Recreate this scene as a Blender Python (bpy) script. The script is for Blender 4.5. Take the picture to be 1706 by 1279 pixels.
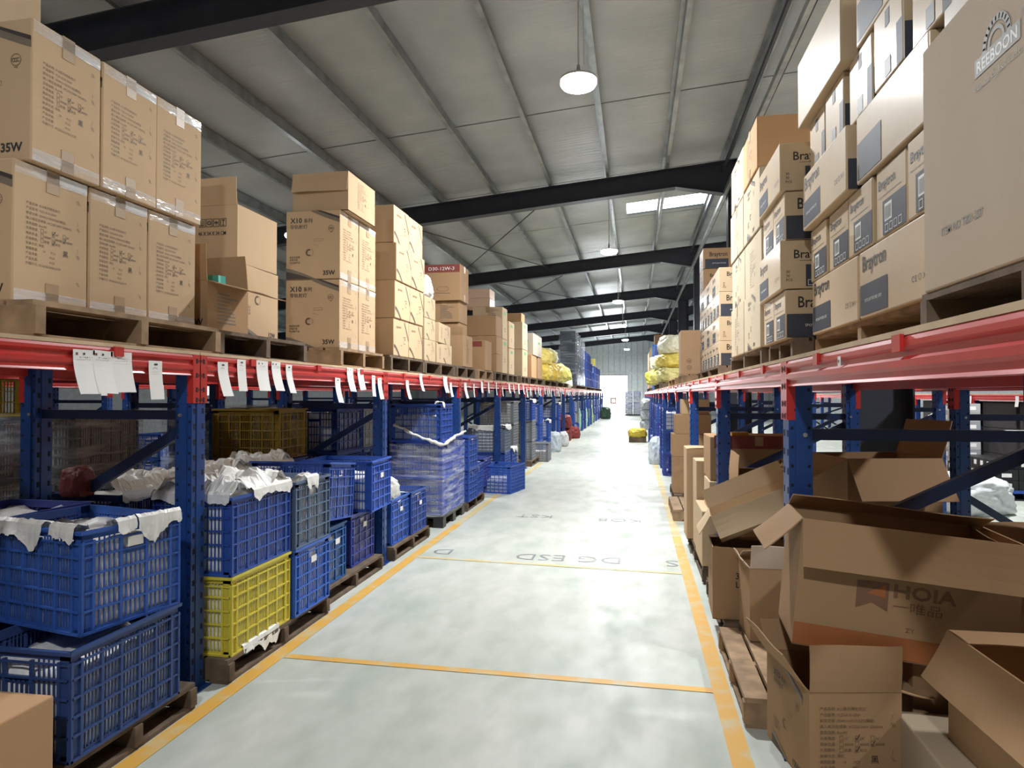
import bpy, bmesh, math, random
from mathutils import Vector, Matrix, noise
PI=math.pi; R=math.radians
SC=bpy.context.scene; COL=SC.collection
for o in list(bpy.data.objects): bpy.data.objects.remove(o)
# ------------------------------------------------------------------ camera
cam=bpy.data.cameras.new('camera'); cam_o=bpy.data.objects.new('camera',cam); COL.objects.link(cam_o)
cam.sensor_width=36; cam.lens=36*1110/1706; cam.clip_start=.05; cam.clip_end=300
cam_o.location=(0,0,1.446); cam_o.rotation_euler=(R(90.9032),0,R(10.4625))
SC.camera=cam_o
# ------------------------------------------------------------------ world, exposure
SC.view_settings.view_transform='Standard'; SC.view_settings.look='None'
SC.view_settings.exposure=0.66; SC.view_settings.gamma=1; SC.view_settings.use_curve_mapping=False
W=bpy.data.worlds.new('sky'); SC.world=W; W.use_nodes=True
W.node_tree.nodes['Background'].inputs[0].default_value=(.93,.97,1,1)
W.node_tree.nodes['Background'].inputs[1].default_value=4.0
SC.cycles.max_bounces=7; SC.cycles.diffuse_bounces=4; SC.cycles.glossy_bounces=3
SC.cycles.transparent_max_bounces=12; SC.cycles.transmission_bounces=3
SC.cycles.use_denoising=True; SC.cycles.caustics_reflective=False; SC.cycles.caustics_refractive=False
SC.cycles.sample_clamp_indirect=6
LAMP_W=150
# daylight coming in at the doorway of the end wall
l=bpy.data.lights.new('doorway_daylight','AREA'); l.shape='RECTANGLE'; l.size=2.0; l.size_y=2.7; l.energy=300; l.color=(.92,.97,1)
lo=bpy.data.objects.new('doorway_daylight',l); COL.objects.link(lo); lo.location=(-1.63,50.88,1.5); lo.rotation_euler=(R(-90),0,0)
# ------------------------------------------------------------------ materials
def new_mat(name):
    m=bpy.data.materials.new(name); m.use_nodes=True
    nt=m.node_tree; b=nt.nodes['Principled BSDF']; return m,nt,b
def node(nt,t,**k):
    n=nt.nodes.new(t)
    for a,v in k.items():
        if a in n.inputs.keys() if isinstance(a,str) else False: n.inputs[a].default_value=v
        else: setattr(n,a,v)
    return n
def noise_n(nt,scale,detail=3,coord='Object',sc=(1,1,1)):
    tc=nt.nodes.new('ShaderNodeTexCoord'); mp=nt.nodes.new('ShaderNodeMapping'); mp.inputs['Scale'].default_value=sc
    nt.links.new(tc.outputs[coord],mp.inputs['Vector'])
    n=nt.nodes.new('ShaderNodeTexNoise'); n.inputs['Scale'].default_value=scale; n.inputs['Detail'].default_value=detail
    nt.links.new(mp.outputs['Vector'],n.inputs['Vector']); return n
def ramp(nt,fac,a,b,p0=.3,p1=.7):
    r=nt.nodes.new('ShaderNodeValToRGB'); r.color_ramp.elements[0].position=p0; r.color_ramp.elements[1].position=p1
    r.color_ramp.elements[0].color=(*a,1); r.color_ramp.elements[1].color=(*b,1)
    nt.links.new(fac,r.inputs[0]); return r
def bump(nt,b,h,strength=.2,dist=.01):
    n=nt.nodes.new('ShaderNodeBump'); n.inputs['Strength'].default_value=strength; n.inputs['Distance'].default_value=dist
    nt.links.new(h,n.inputs['Height']); nt.links.new(n.outputs[0],b.inputs['Normal'])
def plain(name,c,rough=.6,metal=0,var=.12,scale=6,bmp=0,bscale=60,spec=.5):
    m,nt,b=new_mat(name); b.inputs['Roughness'].default_value=rough; b.inputs['Metallic'].default_value=metal
    b.inputs['Specular IOR Level'].default_value=spec
    n=noise_n(nt,scale); r=ramp(nt,n.outputs[0],tuple(x*(1-var) for x in c),tuple(min(1,x*(1+var)) for x in c))
    nt.links.new(r.outputs[0],b.inputs['Base Color'])
    if bmp: bump(nt,b,noise_n(nt,bscale).outputs[0],bmp,.004)
    return m
def tinted(name,rough,var=.1,scale=8,bmp=0,bscale=40,sc=(1,1,1),coat=0,jit=.06,spec=.4):
    """base colour is the object's own colour, slightly varied from item to item"""
    m,nt,b=new_mat(name); b.inputs['Roughness'].default_value=rough; b.inputs['Specular IOR Level'].default_value=spec
    oi=nt.nodes.new('ShaderNodeObjectInfo'); n=noise_n(nt,scale,sc=sc)
    mr=nt.nodes.new('ShaderNodeMapRange'); mr.inputs['To Min'].default_value=1-var; mr.inputs['To Max'].default_value=1+var
    nt.links.new(n.outputs[0],mr.inputs['Value'])
    m2=nt.nodes.new('ShaderNodeMapRange'); m2.inputs['To Min'].default_value=1-jit; m2.inputs['To Max'].default_value=1+jit
    nt.links.new(oi.outputs['Random'],m2.inputs['Value'])
    mm=nt.nodes.new('ShaderNodeMath'); mm.operation='MULTIPLY'; nt.links.new(mr.outputs[0],mm.inputs[0]); nt.links.new(m2.outputs[0],mm.inputs[1])
    vm=nt.nodes.new('ShaderNodeVectorMath'); vm.operation='SCALE'; nt.links.new(oi.outputs['Color'],vm.inputs[0]); nt.links.new(mm.outputs[0],vm.inputs['Scale'])
    nt.links.new(vm.outputs[0],b.inputs['Base Color'])
    if bmp: bump(nt,b,noise_n(nt,bscale,sc=sc).outputs[0],bmp,.004)
    if coat: b.inputs['Coat Weight'].default_value=coat; b.inputs['Coat Roughness'].default_value=.22
    return m
def film_mat(name,lo=.06,hi=.5,tint=(.9,.93,.97)):
    m,nt,b=new_mat(name); b.inputs['Base Color'].default_value=(*tint,1); b.inputs['Roughness'].default_value=.14
    n=noise_n(nt,3.2,4,sc=(.8,.8,4)); bump(nt,b,n.outputs[0],.8,.03)
    n2=noise_n(nt,3.5,5,sc=(.7,.7,6)); r=ramp(nt,n2.outputs[0],(lo,)*3,(hi,)*3,.42,.78)
    nt.links.new(r.outputs[0],b.inputs['Alpha']); return m
M={}
M['card']=tinted('cardboard',.82,.07,5,.08,70,(1,1,.25),spec=.2)
M['card_film']=tinted('cardboard_under_film',.6,.07,5,.35,14,(1,1,.6),coat=.28,spec=.25)
M['plastic']=tinted('crate_plastic',.42,.08,9,jit=.05)
M['sack']=tinted('woven_sack',.5,.38,5,.8,16,jit=.04)
M['ink']=plain('black_ink',(.018,.016,.015),.55)
M['slate']=plain('slate_ink',(.045,.050,.068),.6,spec=.3)
M['brown_ink']=plain('brown_ink',(.15,.095,.055),.6)
M['grey_ink']=plain('grey_ink',(.25,.235,.215),.6)
M['red_ink']=plain('red_ink',(.22,.045,.035),.6)
M['hoia_ink']=plain('faded_red_brown_ink',(.20,.10,.055),.6)
M['umber']=plain('umber_ink',(.045,.030,.026),.55)
M['taupe']=plain('taupe_ink',(.19,.145,.10),.55)
M['orange_ink']=plain('orange_ink',(.36,.12,.035),.6)
M['green_ink']=plain('green_ink',(.12,.36,.14),.6)
M['white_ink']=plain('white_paper_ink',(.78,.78,.76),.6)
M['tape']=plain('brown_packing_tape',(.36,.235,.125),.45)
M['paper']=plain('white_paper',(.84,.82,.80),.75,var=.03)
M['wood']=plain('pallet_wood',(.30,.195,.11),.8,var=.35,scale=9,bmp=.2)
M['wood_dark']=plain('old_pallet_wood',(.13,.09,.06),.85,var=.4,scale=9,bmp=.2)
M['ply']=plain('plywood_deck',(.58,.42,.26),.7,var=.2,scale=5)
M['red']=plain('red_rack_paint',(.50,.030,.026),.32,var=.1)
M['blue']=plain('blue_rack_paint',(.012,.052,.215),.34,var=.15)
M['navy']=plain('dark_blue_rack_paint',(.012,.026,.085),.35,var=.15)
M['hole']=plain('punched_hole',(.006,.007,.012),.9)
M['bolt']=plain('zinc_bolt',(.6,.6,.6),.3,1)
M['steel']=plain('painted_rafter_steel',(.034,.037,.054),.45,var=.15)
M['galv']=plain('galvanized_purlin',(.36,.38,.39),.42,.75,var=.25,scale=4)
M['white_goods']=plain('bagged_goods_white',(.84,.84,.83),.35,var=.16,scale=22,bmp=.9,bscale=26)
M['liner']=plain('white_plastic_liner',(.78,.77,.74),.4,var=.08,scale=14,bmp=.6,bscale=22)
M['film']=film_mat('stretch_film',.07,.62)
M['film_heavy']=film_mat('heavy_stretch_film',.06,.42,(.6,.64,.70))
M['black_plastic']=plain('black_plastic',(.02,.021,.023),.45)
M['teal']=plain('teal_goods',(.05,.36,.30),.4)
M['dark_red']=plain('dark_red_goods',(.17,.02,.015),.5)
def emit(name,c,s):
    m=bpy.data.materials.new(name); m.use_nodes=True; nt=m.node_tree; nt.nodes.clear()
    e=nt.nodes.new('ShaderNodeEmission'); e.inputs[0].default_value=(*c,1); e.inputs[1].default_value=s
    o=nt.nodes.new('ShaderNodeOutputMaterial'); nt.links.new(e.outputs[0],o.inputs[0]); return m
M['lamp']=emit('lamp_lens',(.93,.98,1),30)
M['skylight']=emit('daylit_roof_sheet',(.93,.98,1),7.0)
def floor_mat():
    m,nt,b=new_mat('worn_green_grey_floor')
    n1=noise_n(nt,2.6,8,sc=(1,.5,1)); r1=ramp(nt,n1.outputs[0],(.485,.53,.475),(.62,.625,.575),.32,.68)
    n2=noise_n(nt,7,9,sc=(.8,.4,1)); r2=ramp(nt,n2.outputs[0],(.74,.78,.75),(1,1,1),.34,.60)
    mx=nt.nodes.new('ShaderNodeMixRGB'); mx.blend_type='MULTIPLY'; mx.inputs[0].default_value=.75
    nt.links.new(r1.outputs[0],mx.inputs[1]); nt.links.new(r2.outputs[0],mx.inputs[2]); nt.links.new(mx.outputs[0],b.inputs['Base Color'])
    rr=ramp(nt,n2.outputs[0],(.58,)*3,(.42,)*3); nt.links.new(rr.outputs[0],b.inputs['Roughness'])
    bump(nt,b,n2.outputs[0],.06,.01); return m
M['floor']=floor_mat()
def worn(name,c,c2):
    m,nt,b=new_mat(name); b.inputs['Roughness'].default_value=.5
    n=noise_n(nt,7,7); r=ramp(nt,n.outputs[0],c2,c,.30,.52); nt.links.new(r.outputs[0],b.inputs['Base Color']); return m
M['line']=worn('worn_yellow_paint',(.72,.40,.075),(.62,.50,.28))
M['line_pale']=worn('faded_yellow_paint',(.66,.50,.20),(.57,.57,.46))
M['line_faint']=worn('nearly_gone_yellow_paint',(.62,.58,.40),(.58,.59,.53))
M['marker']=worn('grey_marker',(.20,.22,.22),(.40,.44,.42))
def roof_mat():
    m,nt,b=new_mat('white_foil_insulation'); b.inputs['Roughness'].default_value=.42; b.inputs['Specular IOR Level'].default_value=.5
    n=noise_n(nt,1.2,3); r=ramp(nt,n.outputs[0],(.42,.455,.475),(.54,.575,.595)); nt.links.new(r.outputs[0],b.inputs['Base Color'])
    n2=noise_n(nt,3.0,4,sc=(.35,7,1)); bump(nt,b,n2.outputs[0],.45,.03); return m
M['roof']=roof_mat()
M['cladding']=plain('grey_steel_cladding',(.82,.84,.84),.45,.2,var=.08)
M['wall']=plain('dusty_wall_sheet',(.42,.44,.45),.6)
# ------------------------------------------------------------------ mesh helpers
class MB:
    def __init__(s): s.v=[];s.f=[];s.m=[]
    def poly(s,pts,mi=0):
        i=len(s.v); s.v+= [tuple(p) for p in pts]; s.f.append(tuple(range(i,i+len(pts)))); s.m.append(mi)
    def box(s,x0,x1,y0,y1,z0,z1,mi=0,T=None):
        P=[(x0,y0,z0),(x1,y0,z0),(x1,y1,z0),(x0,y1,z0),(x0,y0,z1),(x1,y0,z1),(x1,y1,z1),(x0,y1,z1)]
        if T is not None: P=[tuple(T@Vector(p)) for p in P]
        i=len(s.v); s.v+=P
        for q in ((0,3,2,1),(4,5,6,7),(0,1,5,4),(1,2,6,5),(2,3,7,6),(3,0,4,7)): s.f.append(tuple(i+k for k in q)); s.m.append(mi)
    def bar(s,a,b,w,h,mi=0):
        a=Vector(a);b=Vector(b);d=b-a;q=d.to_track_quat('X','Z').to_matrix().to_4x4()
        s.box(0,d.length,-w/2,w/2,-h/2,h/2,mi,Matrix.Translation(a)@q)
    def tube(s,path,r,n=8,mi=0,cap=True):
        path=[Vector(p) for p in path]; rs=r if isinstance(r,(list,tuple)) else [r]*len(path); base=len(s.v)
        for k,p in enumerate(path):
            d=(path[min(k+1,len(path)-1)]-path[max(k-1,0)]).normalized()
            a=d.cross(Vector((0,0,1)));
            if a.length<1e-3: a=Vector((1,0,0))
            a.normalize(); c=d.cross(a)
            for j in range(n):
                t=2*PI*j/n; s.v.append(tuple(p+(a*math.cos(t)+c*math.sin(t))*rs[k]))
        for k in range(len(path)-1):
            for j in range(n):
                s.f.append((base+k*n+j,base+k*n+(j+1)%n,base+(k+1)*n+(j+1)%n,base+(k+1)*n+j)); s.m.append(mi)
        if cap:
            s.f.append(tuple(base+j for j in range(n))); s.m.append(mi)
            e=base+(len(path)-1)*n; s.f.append(tuple(e+j for j in reversed(range(n)))); s.m.append(mi)
    def extr(s,prof,y0,y1,mi=0):
        n=len(prof); i=len(s.v)
        s.v+=[(x,y0,z) for x,z in prof]+[(x,y1,z) for x,z in prof]
        for k in range(n): s.f.append((i+k,i+(k+1)%n,i+n+(k+1)%n,i+n+k)); s.m.append(mi)
        s.f.append(tuple(i+k for k in reversed(range(n)))); s.m.append(mi); s.f.append(tuple(i+n+k for k in range(n))); s.m.append(mi)
    def mesh(s,name,mats,smooth=False,fix=True):
        me=bpy.data.meshes.new(name); me.from_pydata(s.v,[],s.f)
        for k in mats: me.materials.append(M[k] if isinstance(k,str) else k)
        me.polygons.foreach_set('material_index',s.m)
        if smooth: me.polygons.foreach_set('use_smooth',[True]*len(s.f))
        me.update()
        if fix:
            b=bmesh.new(); b.from_mesh(me); bmesh.ops.recalc_face_normals(b,faces=b.faces); b.to_mesh(me); b.free()
        return me
def put(name,me,loc=(0,0,0),rot=(0,0,0),parent=None,color=None,mat=None):
    o=bpy.data.objects.new(name,me); COL.objects.link(o)
    if parent is not None: o.parent=parent
    if mat is not None: o.matrix_local=mat
    else: o.location=loc; o.rotation_euler=rot
    if color: o.color=(*color,1)
    elif parent is not None: o.color=parent.color
    return o
def tag(o,label,cat,group=None,kind=None):
    o['label']=label; o['category']=cat
    if group: o['group']=group
    if kind: o['kind']=kind
    return o
def struct(o): o['kind']='structure'; return o
def empty(name,loc,rz=0):
    o=bpy.data.objects.new(name,None); COL.objects.link(o); o.location=loc; o.rotation_euler=(0,0,rz); return o
# ------------------------------------------------------------------ flat prints (2-D: x to the right, y up; metres)
FC=bpy.data.curves.new('f','FONT'); FO=bpy.data.objects.new('f',FC); COL.objects.link(FO)
TXT={}
def text_geo(s,size,bold=0):
    k=(s,bold)
    if k not in TXT:
        FC.body=s; FC.size=1; FC.resolution_u=2; FC.offset=bold
        dg=bpy.context.evaluated_depsgraph_get(); dg.update()
        me=bpy.data.meshes.new_from_object(FO.evaluated_get(dg))
        TXT[k]=([tuple(v.co[:2]) for v in me.vertices],[tuple(p.vertices) for p in me.polygons]); bpy.data.meshes.remove(me)
    return TXT[k]
class PR:
    """print: 2-D shapes joined into one thin mesh"""
    def __init__(s): s.b=MB(); s.z=0
    def text(s,t,x,y,size,mi=0,bold=0,fit=None,rot=0,al='l',sx=1):
        v,f=text_geo(t,size,bold)
        if not v: return
        xs=[p[0] for p in v]; w=(max(xs)-min(xs))*size*sx; k=sx
        if fit: k=sx*fit/w; w=fit
        x0=min(xs)*size*k; i=len(s.b.v); c,n=math.cos(rot),math.sin(rot)
        o={'l':0,'c':-w/2,'r':-w}[al]
        for p in v:
            a=p[0]*size*k-x0+o; q=p[1]*size
            s.b.v.append((x+a*c-q*n,y+a*n+q*c,s.z))
        for q in f: s.b.f.append(tuple(i+j for j in q)); s.b.m.append(mi)
    def rect(s,x0,y0,x1,y1,mi=0): s.b.poly([(x0,y0,s.z),(x1,y0,s.z),(x1,y1,s.z),(x0,y1,s.z)],mi)
    def frame(s,x0,y0,x1,y1,t,mi=0):
        s.rect(x0,y0,x1,y0+t,mi); s.rect(x0,y1-t,x1,y1,mi); s.rect(x0,y0+t,x0+t,y1-t,mi); s.rect(x1-t,y0+t,x1,y1-t,mi)
    def line(s,pts,w,mi=0):
        for a,b in zip(pts,pts[1:]):
            d=Vector((b[0]-a[0],b[1]-a[1])); 
            if d.length<1e-6: continue
            d.normalize(); n=Vector((-d.y,d.x))*w/2
            s.b.poly([(a[0]-n.x,a[1]-n.y,s.z),(b[0]-n.x,b[1]-n.y,s.z),(b[0]+n.x,b[1]+n.y,s.z),(a[0]+n.x,a[1]+n.y,s.z)],mi)
    def ring(s,x,y,r,w,mi=0,a0=0,a1=2*PI,n=22,ry=1):
        for k in range(n):
            a=a0+(a1-a0)*k/n; c=a0+(a1-a0)*(k+1)/n
            s.b.poly([(x+(r-w)*math.cos(a),y+(r-w)*ry*math.sin(a),s.z),(x+r*math.cos(a),y+r*ry*math.sin(a),s.z),(x+r*math.cos(c),y+r*ry*math.sin(c),s.z),(x+(r-w)*math.cos(c),y+(r-w)*ry*math.sin(c),s.z)],mi)
    def band(s,f,g,x0,x1,n=14,mi=0):
        """area between the curves f and g"""
        for k in range(n):
            a=x0+(x1-x0)*k/n; b=x0+(x1-x0)*(k+1)/n
            s.b.poly([(a,f(a),s.z),(b,f(b),s.z),(b,g(b),s.z),(a,g(a),s.z)],mi)
    def up(s): s.z+=.0004; return s
    def mesh(s,name,mats): return s.b.mesh(name,mats,fix=False)
FACES={'-y':Matrix(((1,0,0),(0,0,-1),(0,1,0))),'+x':Matrix(((0,0,1),(1,0,0),(0,1,0))),'-x':Matrix(((0,0,-1),(-1,0,0),(0,1,0))),'top':Matrix(((1,0,0),(0,1,0),(0,0,1)))}
def stick(parent,size,face,me,u=0,v=0,sc=1,name='printed_panel',eps=.0014):
    """lays a print on a face of a box of the given size; u, v from the face's centre bottom"""
    sx,sy,sz=size; r=FACES[face].to_4x4()
    if face=='-y': p=Vector((u,-sy/2-eps,v))
    elif face=='+x': p=Vector((sx/2+eps,u,v))
    elif face=='-x': p=Vector((-sx/2-eps,-u,v))
    else: p=Vector((u,v,sz+eps))
    return put(name,me,parent=parent,mat=Matrix.Translation(p)@r@Matrix.Scale(sc,4))
PC={}
def P(key):
    if key in PC: return PC[key]
    p=PR(); mats=['ink']; rnd=random.Random(key)
    if key=='info':           # product table, 0.22 wide x 0.25 high, origin centre
        L=['产品名称: X10系列导轨射灯','产品型号: YLD-X10-35W','额定功率: 35W(1×35W/LED模组)','输入电压及频率: AC220-240V 50/60Hz','显色指数: Ra≥90','光束角度:','相关色温:','外观颜色:','安装方式: 导轨','装箱数量:      16       PCS','产品净重:               KGS','产品毛重:               KGS','外箱尺寸: 43.5X36.5X56.5CM']
        mats=['brown_ink','ink']
        for k,t in enumerate(L): p.text(t,-.11,.115-k*.0195,.0128)
        for r,(a,tick) in enumerate(((('15°','24°','36°'),1),(('3000K','4000K','6000K'),2),(('砂黑','砂白','',),1))):
            for c in range(3):
                y=.0145-r*.0195; x=-.045+c*.052
                if a[c] or c<2: p.frame(x,y,x+.013,y+.0165,.0014); p.text(a[c],x+.016,y+.003,.0125,bold=.006)
                if c==tick: p.line([(x+.002,y+.009),(x+.006,y+.003),(x+.016,y+.02)],.0022,1)
        p.text('黑',.06,-.058,.028,1)
        for k in range(4):
            y=.19-k*.115
            for d in (0,.006): p.line([(.128+d,y),(.137+d,y-.016)],.002)
            if k in (1,2): p.line([(.132,y+.006),(.134,y+.026)],.0012)
    elif key=='info_small':
        for k in range(11): p.text(rnd.choice(['产品名称: LED轨道灯','产品型号: LED-30W','额定功率: 12W','显色指数: Ra≥90','光束角度: 24°','相关色温: 4000K','装箱数量: PCS']),-.06,.10-k*.02,.0135,bold=.006)
        mats=['brown_ink']
    elif key in('x10','x10_12'):          # end face 0.44 x 0.53, origin centre bottom
        mats=['ink','brown_ink','taupe','umber']
        w='35W' if key=='x10' else '12W'
        p.text('X10',-.185,.435,.055,bold=.02); p.text('系列',-.072,.437,.036,bold=.004); p.text('导轨射灯',-.185,.392,.036)
        p.text(w,.085,.03,.048,bold=.025)
        for k,t in enumerate(('高显色指数','护眼无影','专业款产品')): p.text(t,-.19,.165-k*.021,.0175,1,bold=.01)
        p.ring(.15,.385,.024,.0025,1); 
        for k in (-1,0,1): p.ring(.15+k*.011,.385,.0085,.003,1,.7,5.6,10)
        p.text('中国',.142,.352,.009,1)
        p.ring(-.03,.205,.028,.012,1,1.1,5.2,14); p.ring(-.02,.205,.026,.002,1,0,2*PI)
        p.frame(.01,.29,.085,.308,.0016,1); p.line([(-.0,.262),(.03,.262),(.05,.252)],.0016,1)
        f=lambda x:.53-.035-.19*((x+.03)/.25)**.6*.5 if x>-.03 else .53-.035
        top=lambda x:.529
        a=lambda x:.527-.10*((x+.02)/.24)**.85 if x>-.02 else .527
        b=lambda x:.527-.055*((x-.06)/.16)**1.0 if x>.06 else .527
        p.band(a,lambda x:min(.527,a(x)+.040),-.02,.218,14,2); p.up(); p.band(lambda x:a(x)+.028,lambda x:max(a(x)+.03,b(x)),.03,.218,14,3)
        c=lambda x:.088*(1-((x+.218)/.25)**1.3) if x<.03 else 0
        p.band(lambda x:.003,lambda x:max(.003,c(x)),-.218,.03,14,2); p.up(); p.band(lambda x:.003,lambda x:max(.0035,c(x)*.82-.012),-.218,.0,14,3)
    elif key=='swoosh':       # side face .40 x .34
        mats=['brown_ink','taupe','umber']
        p.text('LED',-.13,.255,.024,bold=.02); p.text('系列射灯',-.085,.257,.021,bold=.01)
        g=lambda x:.30-.9*(x-.02)**1.15 if x>.02 else .30
        a=lambda x:.337-2.0*max(0,x-.07)**1.2
        p.band(lambda x:a(x)-.03,a,.075,.195,10,1); p.up(); p.band(lambda x:a(x)-.012,lambda x:a(x)-.003,.08,.195,10,2)
        c=lambda x:.105*max(0,1-((x+.195)/.16)**1.6)
        p.band(lambda x:max(.002,c(x)-.032),lambda x:max(.0025,c(x)),-.195,-.03,10,1); p.up(); p.band(lambda x:max(.002,c(x)-.02),lambda x:max(.0022,c(x)-.008),-.195,-.04,10,2)
        for k in range(5): p.rect(rnd.uniform(-.02,.12),.10+k*.02,rnd.uniform(-.02,.12)+.02,.104+k*.02)
    elif key=='bl':           # long Braytron side .62 x .27
        mats=['ink','slate','white_ink']
        p.text('Braytron',-.28,.175,.082,bold=.012,fit=.235); p.rect(-.305,.012,-.03,.125,1)
        p.up(); p.text('SPOTLIGHT FIXTURE | GX53',-.255,.058,.017,2,fit=.17)
        p.text('C E',.175,.06,.028,fit=.035); p.ring(.235,.07,.010,.002); p.text('X',.258,.06,.026); p.ring(.288,.07,.009,.002,0,0,2*PI,4)
    elif key=='bs':           # small Braytron side .29 x .26
        mats=['ink','slate','white_ink']
        p.text('Braytron',-.12,.185,.052,bold=.012,fit=.165); p.rect(-.12,.155,.1,.157); p.rect(-.075,.008,.14,.135,1)
        p.up(); p.rect(-.055,.055,.015,.12,2); p.up()
        for k in range(9): p.rect(-.05+k*.0068,.062,-.048+k*.0068+.002*(k%2),.11)
        for k in range(4): p.frame(-.05+k*.042,.014,-.05+k*.042+.03,.044,.003,2)
    elif key=='be':           # end with dark lower half .31 x .26
        mats=['ink','slate','white_ink']
        p.text('Braytron',-.095,.165,.085,bold=.014,fit=.235); p.rect(-.153,.003,.153,.13,1); p.up(); p.text('SPOTLIGHT FIXTURE',-.06,.062,.02,2,fit=.18)
    elif key=='bm':           # end with barcode panel
        mats=['ink','slate','white_ink']
        p.text('Braytron',-.09,.165,.065,bold=.012,fit=.215); p.rect(-.06,.15,.1,.152); p.rect(-.03,.012,.135,.13,1); p.up(); p.rect(.0,.06,.09,.115,2); p.up()
        for k in range(10): p.rect(.006+k*.008,.066,.0085+k*.008+.002*(k%2),.11)
        for k in range(4): p.frame(-.02+k*.038,.018,.01+k*.038,.048,.003,2)
        for k in range(3): p.text('30'if k<2 else'PCS',-.13,.085-k*.022,.02)
    elif key=='bx':           # sparse black label (small, filmed)
        mats=['ink','slate']
        p.rect(.085,.0,.14,.15,1); p.rect(-.03,.01,.03,.075); p.rect(-.02,.19,.02,.25,1)
    elif key=='bb':           # blue-grey panel only, long
        mats=['slate','ink']
        p.rect(-.305,.012,-.06,.15); p.rect(-.305,.012,-.285,.07,1)
    elif key=='reeboon':
        mats=['grey_ink','white_ink']
        p.rect(-.135,-.03,.135,.03); p.ring(0,.03,.085,.022,0,0,PI,20,1.0); p.ring(0,.03,.05,.012,0,0,PI,16)
        for k in range(11):
            a=PI*(k+.5)/11; p.line([(.066*math.cos(a),.03+.066*math.sin(a)),(.082*math.cos(a),.03+.082*math.sin(a))],.007,1)
        p.up(); p.text('REEBOON',-.12,-.019,.055,1,bold=.02,fit=.24)
        p.text('علامة تجارية مسجلة'[::-1] if False else 'ﺔﻠﺠﺴﻣ ﺔﻳﺭﺎﺠﺗ ﺔﻣﻼﻋ',-.14,-.075,.034,0,fit=.28); p.text('®',.14,.035,.028)
    elif key=='item': mats=['grey_ink']; p.text('ITEM NO T801-207',-.13,-.016,.036,bold=.012,fit=.26)
    elif key=='care46':
        for k in range(4):
            x=-.08+k*.042; p.frame(x,.145,x+.036,.19,.003)
        p.line([(-.07,.152),(-.07,.182)],.004); p.line([(-.058,.152),(-.058,.182)],.004); p.rect(-.074,.152,-.053,.156)
        p.ring(-.02,.167,.012,.006); p.ring(.022,.163,.012,.012,0,0,PI); p.line([(.022,.163),(.022,.152)],.003); p.ring(.064,.183,.009,.009,0,PI,2*PI); p.line([(.064,.176),(.064,.153)],.003); p.rect(.057,.151,.071,.154)
        p.text('46 X 34 X 34 CM',-.085,.10,.030,bold=.012,fit=.165)
    elif key=='w12':
        mats=['ink','brown_ink','taupe','umber']
        p.text('12W',.085,.025,.042,bold=.02); p.ring(-.05,.25,.03,.012,1,1.1,5.2,14); p.ring(-.045,.25,.03,.002,1)
        c=lambda x:.07*max(0,1-((x+.2)/.22)**1.2)
        p.band(lambda x:.002,lambda x:max(.003,c(x)),-.2,.02,12,2); p.up(); p.band(lambda x:.002,lambda x:max(.003,c(x)*.8-.01),-.2,.0,12,3)
        for k in range(3): p.text('护眼无影',-.19,.19-k*.02,.016,1)
    elif key=='hoia':
        mats=['hoia_ink','orange_ink']
        p.b.poly([(-.15,-.175,0),(-.10,-.15,0),(-.05,-.175,0),(-.05,-.08,0),(-.15,-.08,0)]); p.b.poly([(-.12,-.12,.0004),(-.06,-.085,.0004),(-.06,-.13,.0004)],1)
        p.text('HOIA',-.035,-.122,.062,bold=.03,fit=.19); p.text('一唯品',-.035,-.168,.042,fit=.15); p.text('ZY',.01,-.235,.022); p.rect(-.34,-.33,.34,-.255,1)
    elif key=='green':
        mats=['green_ink','brown_ink']
        p.rect(-.13,.0,.13,.07)
        for k in range(3):
            for j in range(2): p.rect(-.06+k*.05,-.30-j*.05,-.03+k*.05,-.275-j*.05,1)
    elif key=='greenline':mats=['green_ink','brown_ink']; p.rect(-.16,.02,.16,.07); p.rect(-.05,-.2,.05,-.19,1); p.rect(-.05,-.24,.05,-.215,1)
    elif key=='d30':
        mats=['red_ink','white_ink','brown_ink']
        p.rect(-.36,.36,.36,.46); p.up(); p.text('D30-12W-3',-.05,.388,.06,1,fit=.34); p.ring(.14,.15,.08,.006,2,0,2*PI,20,.4); p.line([(.04,.10),(.24,.09)],.006,2)
    elif key=='red': mats=['red_ink']; p.rect(-.18,.34,.18,.42)
    elif key=='redbox':
        mats=['red_ink','ink']; p.rect(-.38,.30,.25,.40); p.text('EL',-.24,.19,.045,1,bold=.02); p.text('11',.10,.19,.045,1,bold=.02)
    elif key=='li':
        p.text('30',-.02,.24,.05,bold=.02); p.text('LI',-.02,.19,.05,bold=.02)
    elif key=='eighteen': p.text('18',-.02,.0,.045,bold=.02); p.text('LED',-.02,-.05,.03)
    elif key=='dw': p.text('D/W',-.02,0,.075,bold=.04,rot=PI/2*.9)
    elif key=='twenty': p.text('20W',-.04,.03,.05,bold=.02)
    elif key=='marks':
        mats=['brown_ink']; p.ring(-.1,.1,.035,.006); p.ring(-.1,.1,.015,.005); p.ring(-.1,.2,.035,.006); p.rect(-.12,.19,-.08,.205)
    elif key=='lines':
        mats=['taupe']
        for k in range(9): p.rect(-.1,.02+k*.02,-.1+rnd.uniform(.08,.2),.028+k*.02)
    elif key=='form':         # hanging note .10 x .17 (origin top centre)
        mats=['grey_ink','red_ink','ink']
        for k in range(13): p.rect(-.045,-.05-k*.0088,.045,-.0494-k*.0088)
        for x in (-.02,.015): p.rect(x,-.155,x+.0006,-.05)
        p.rect(-.04,-.022,-.03,-.012,1); p.rect(-.005,-.02,.004,-.012,2)
        for k in range(6): p.rect(-.022+k*.011,-.030+rnd.uniform(-.002,.002),-.015+k*.011,-.028)
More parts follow.
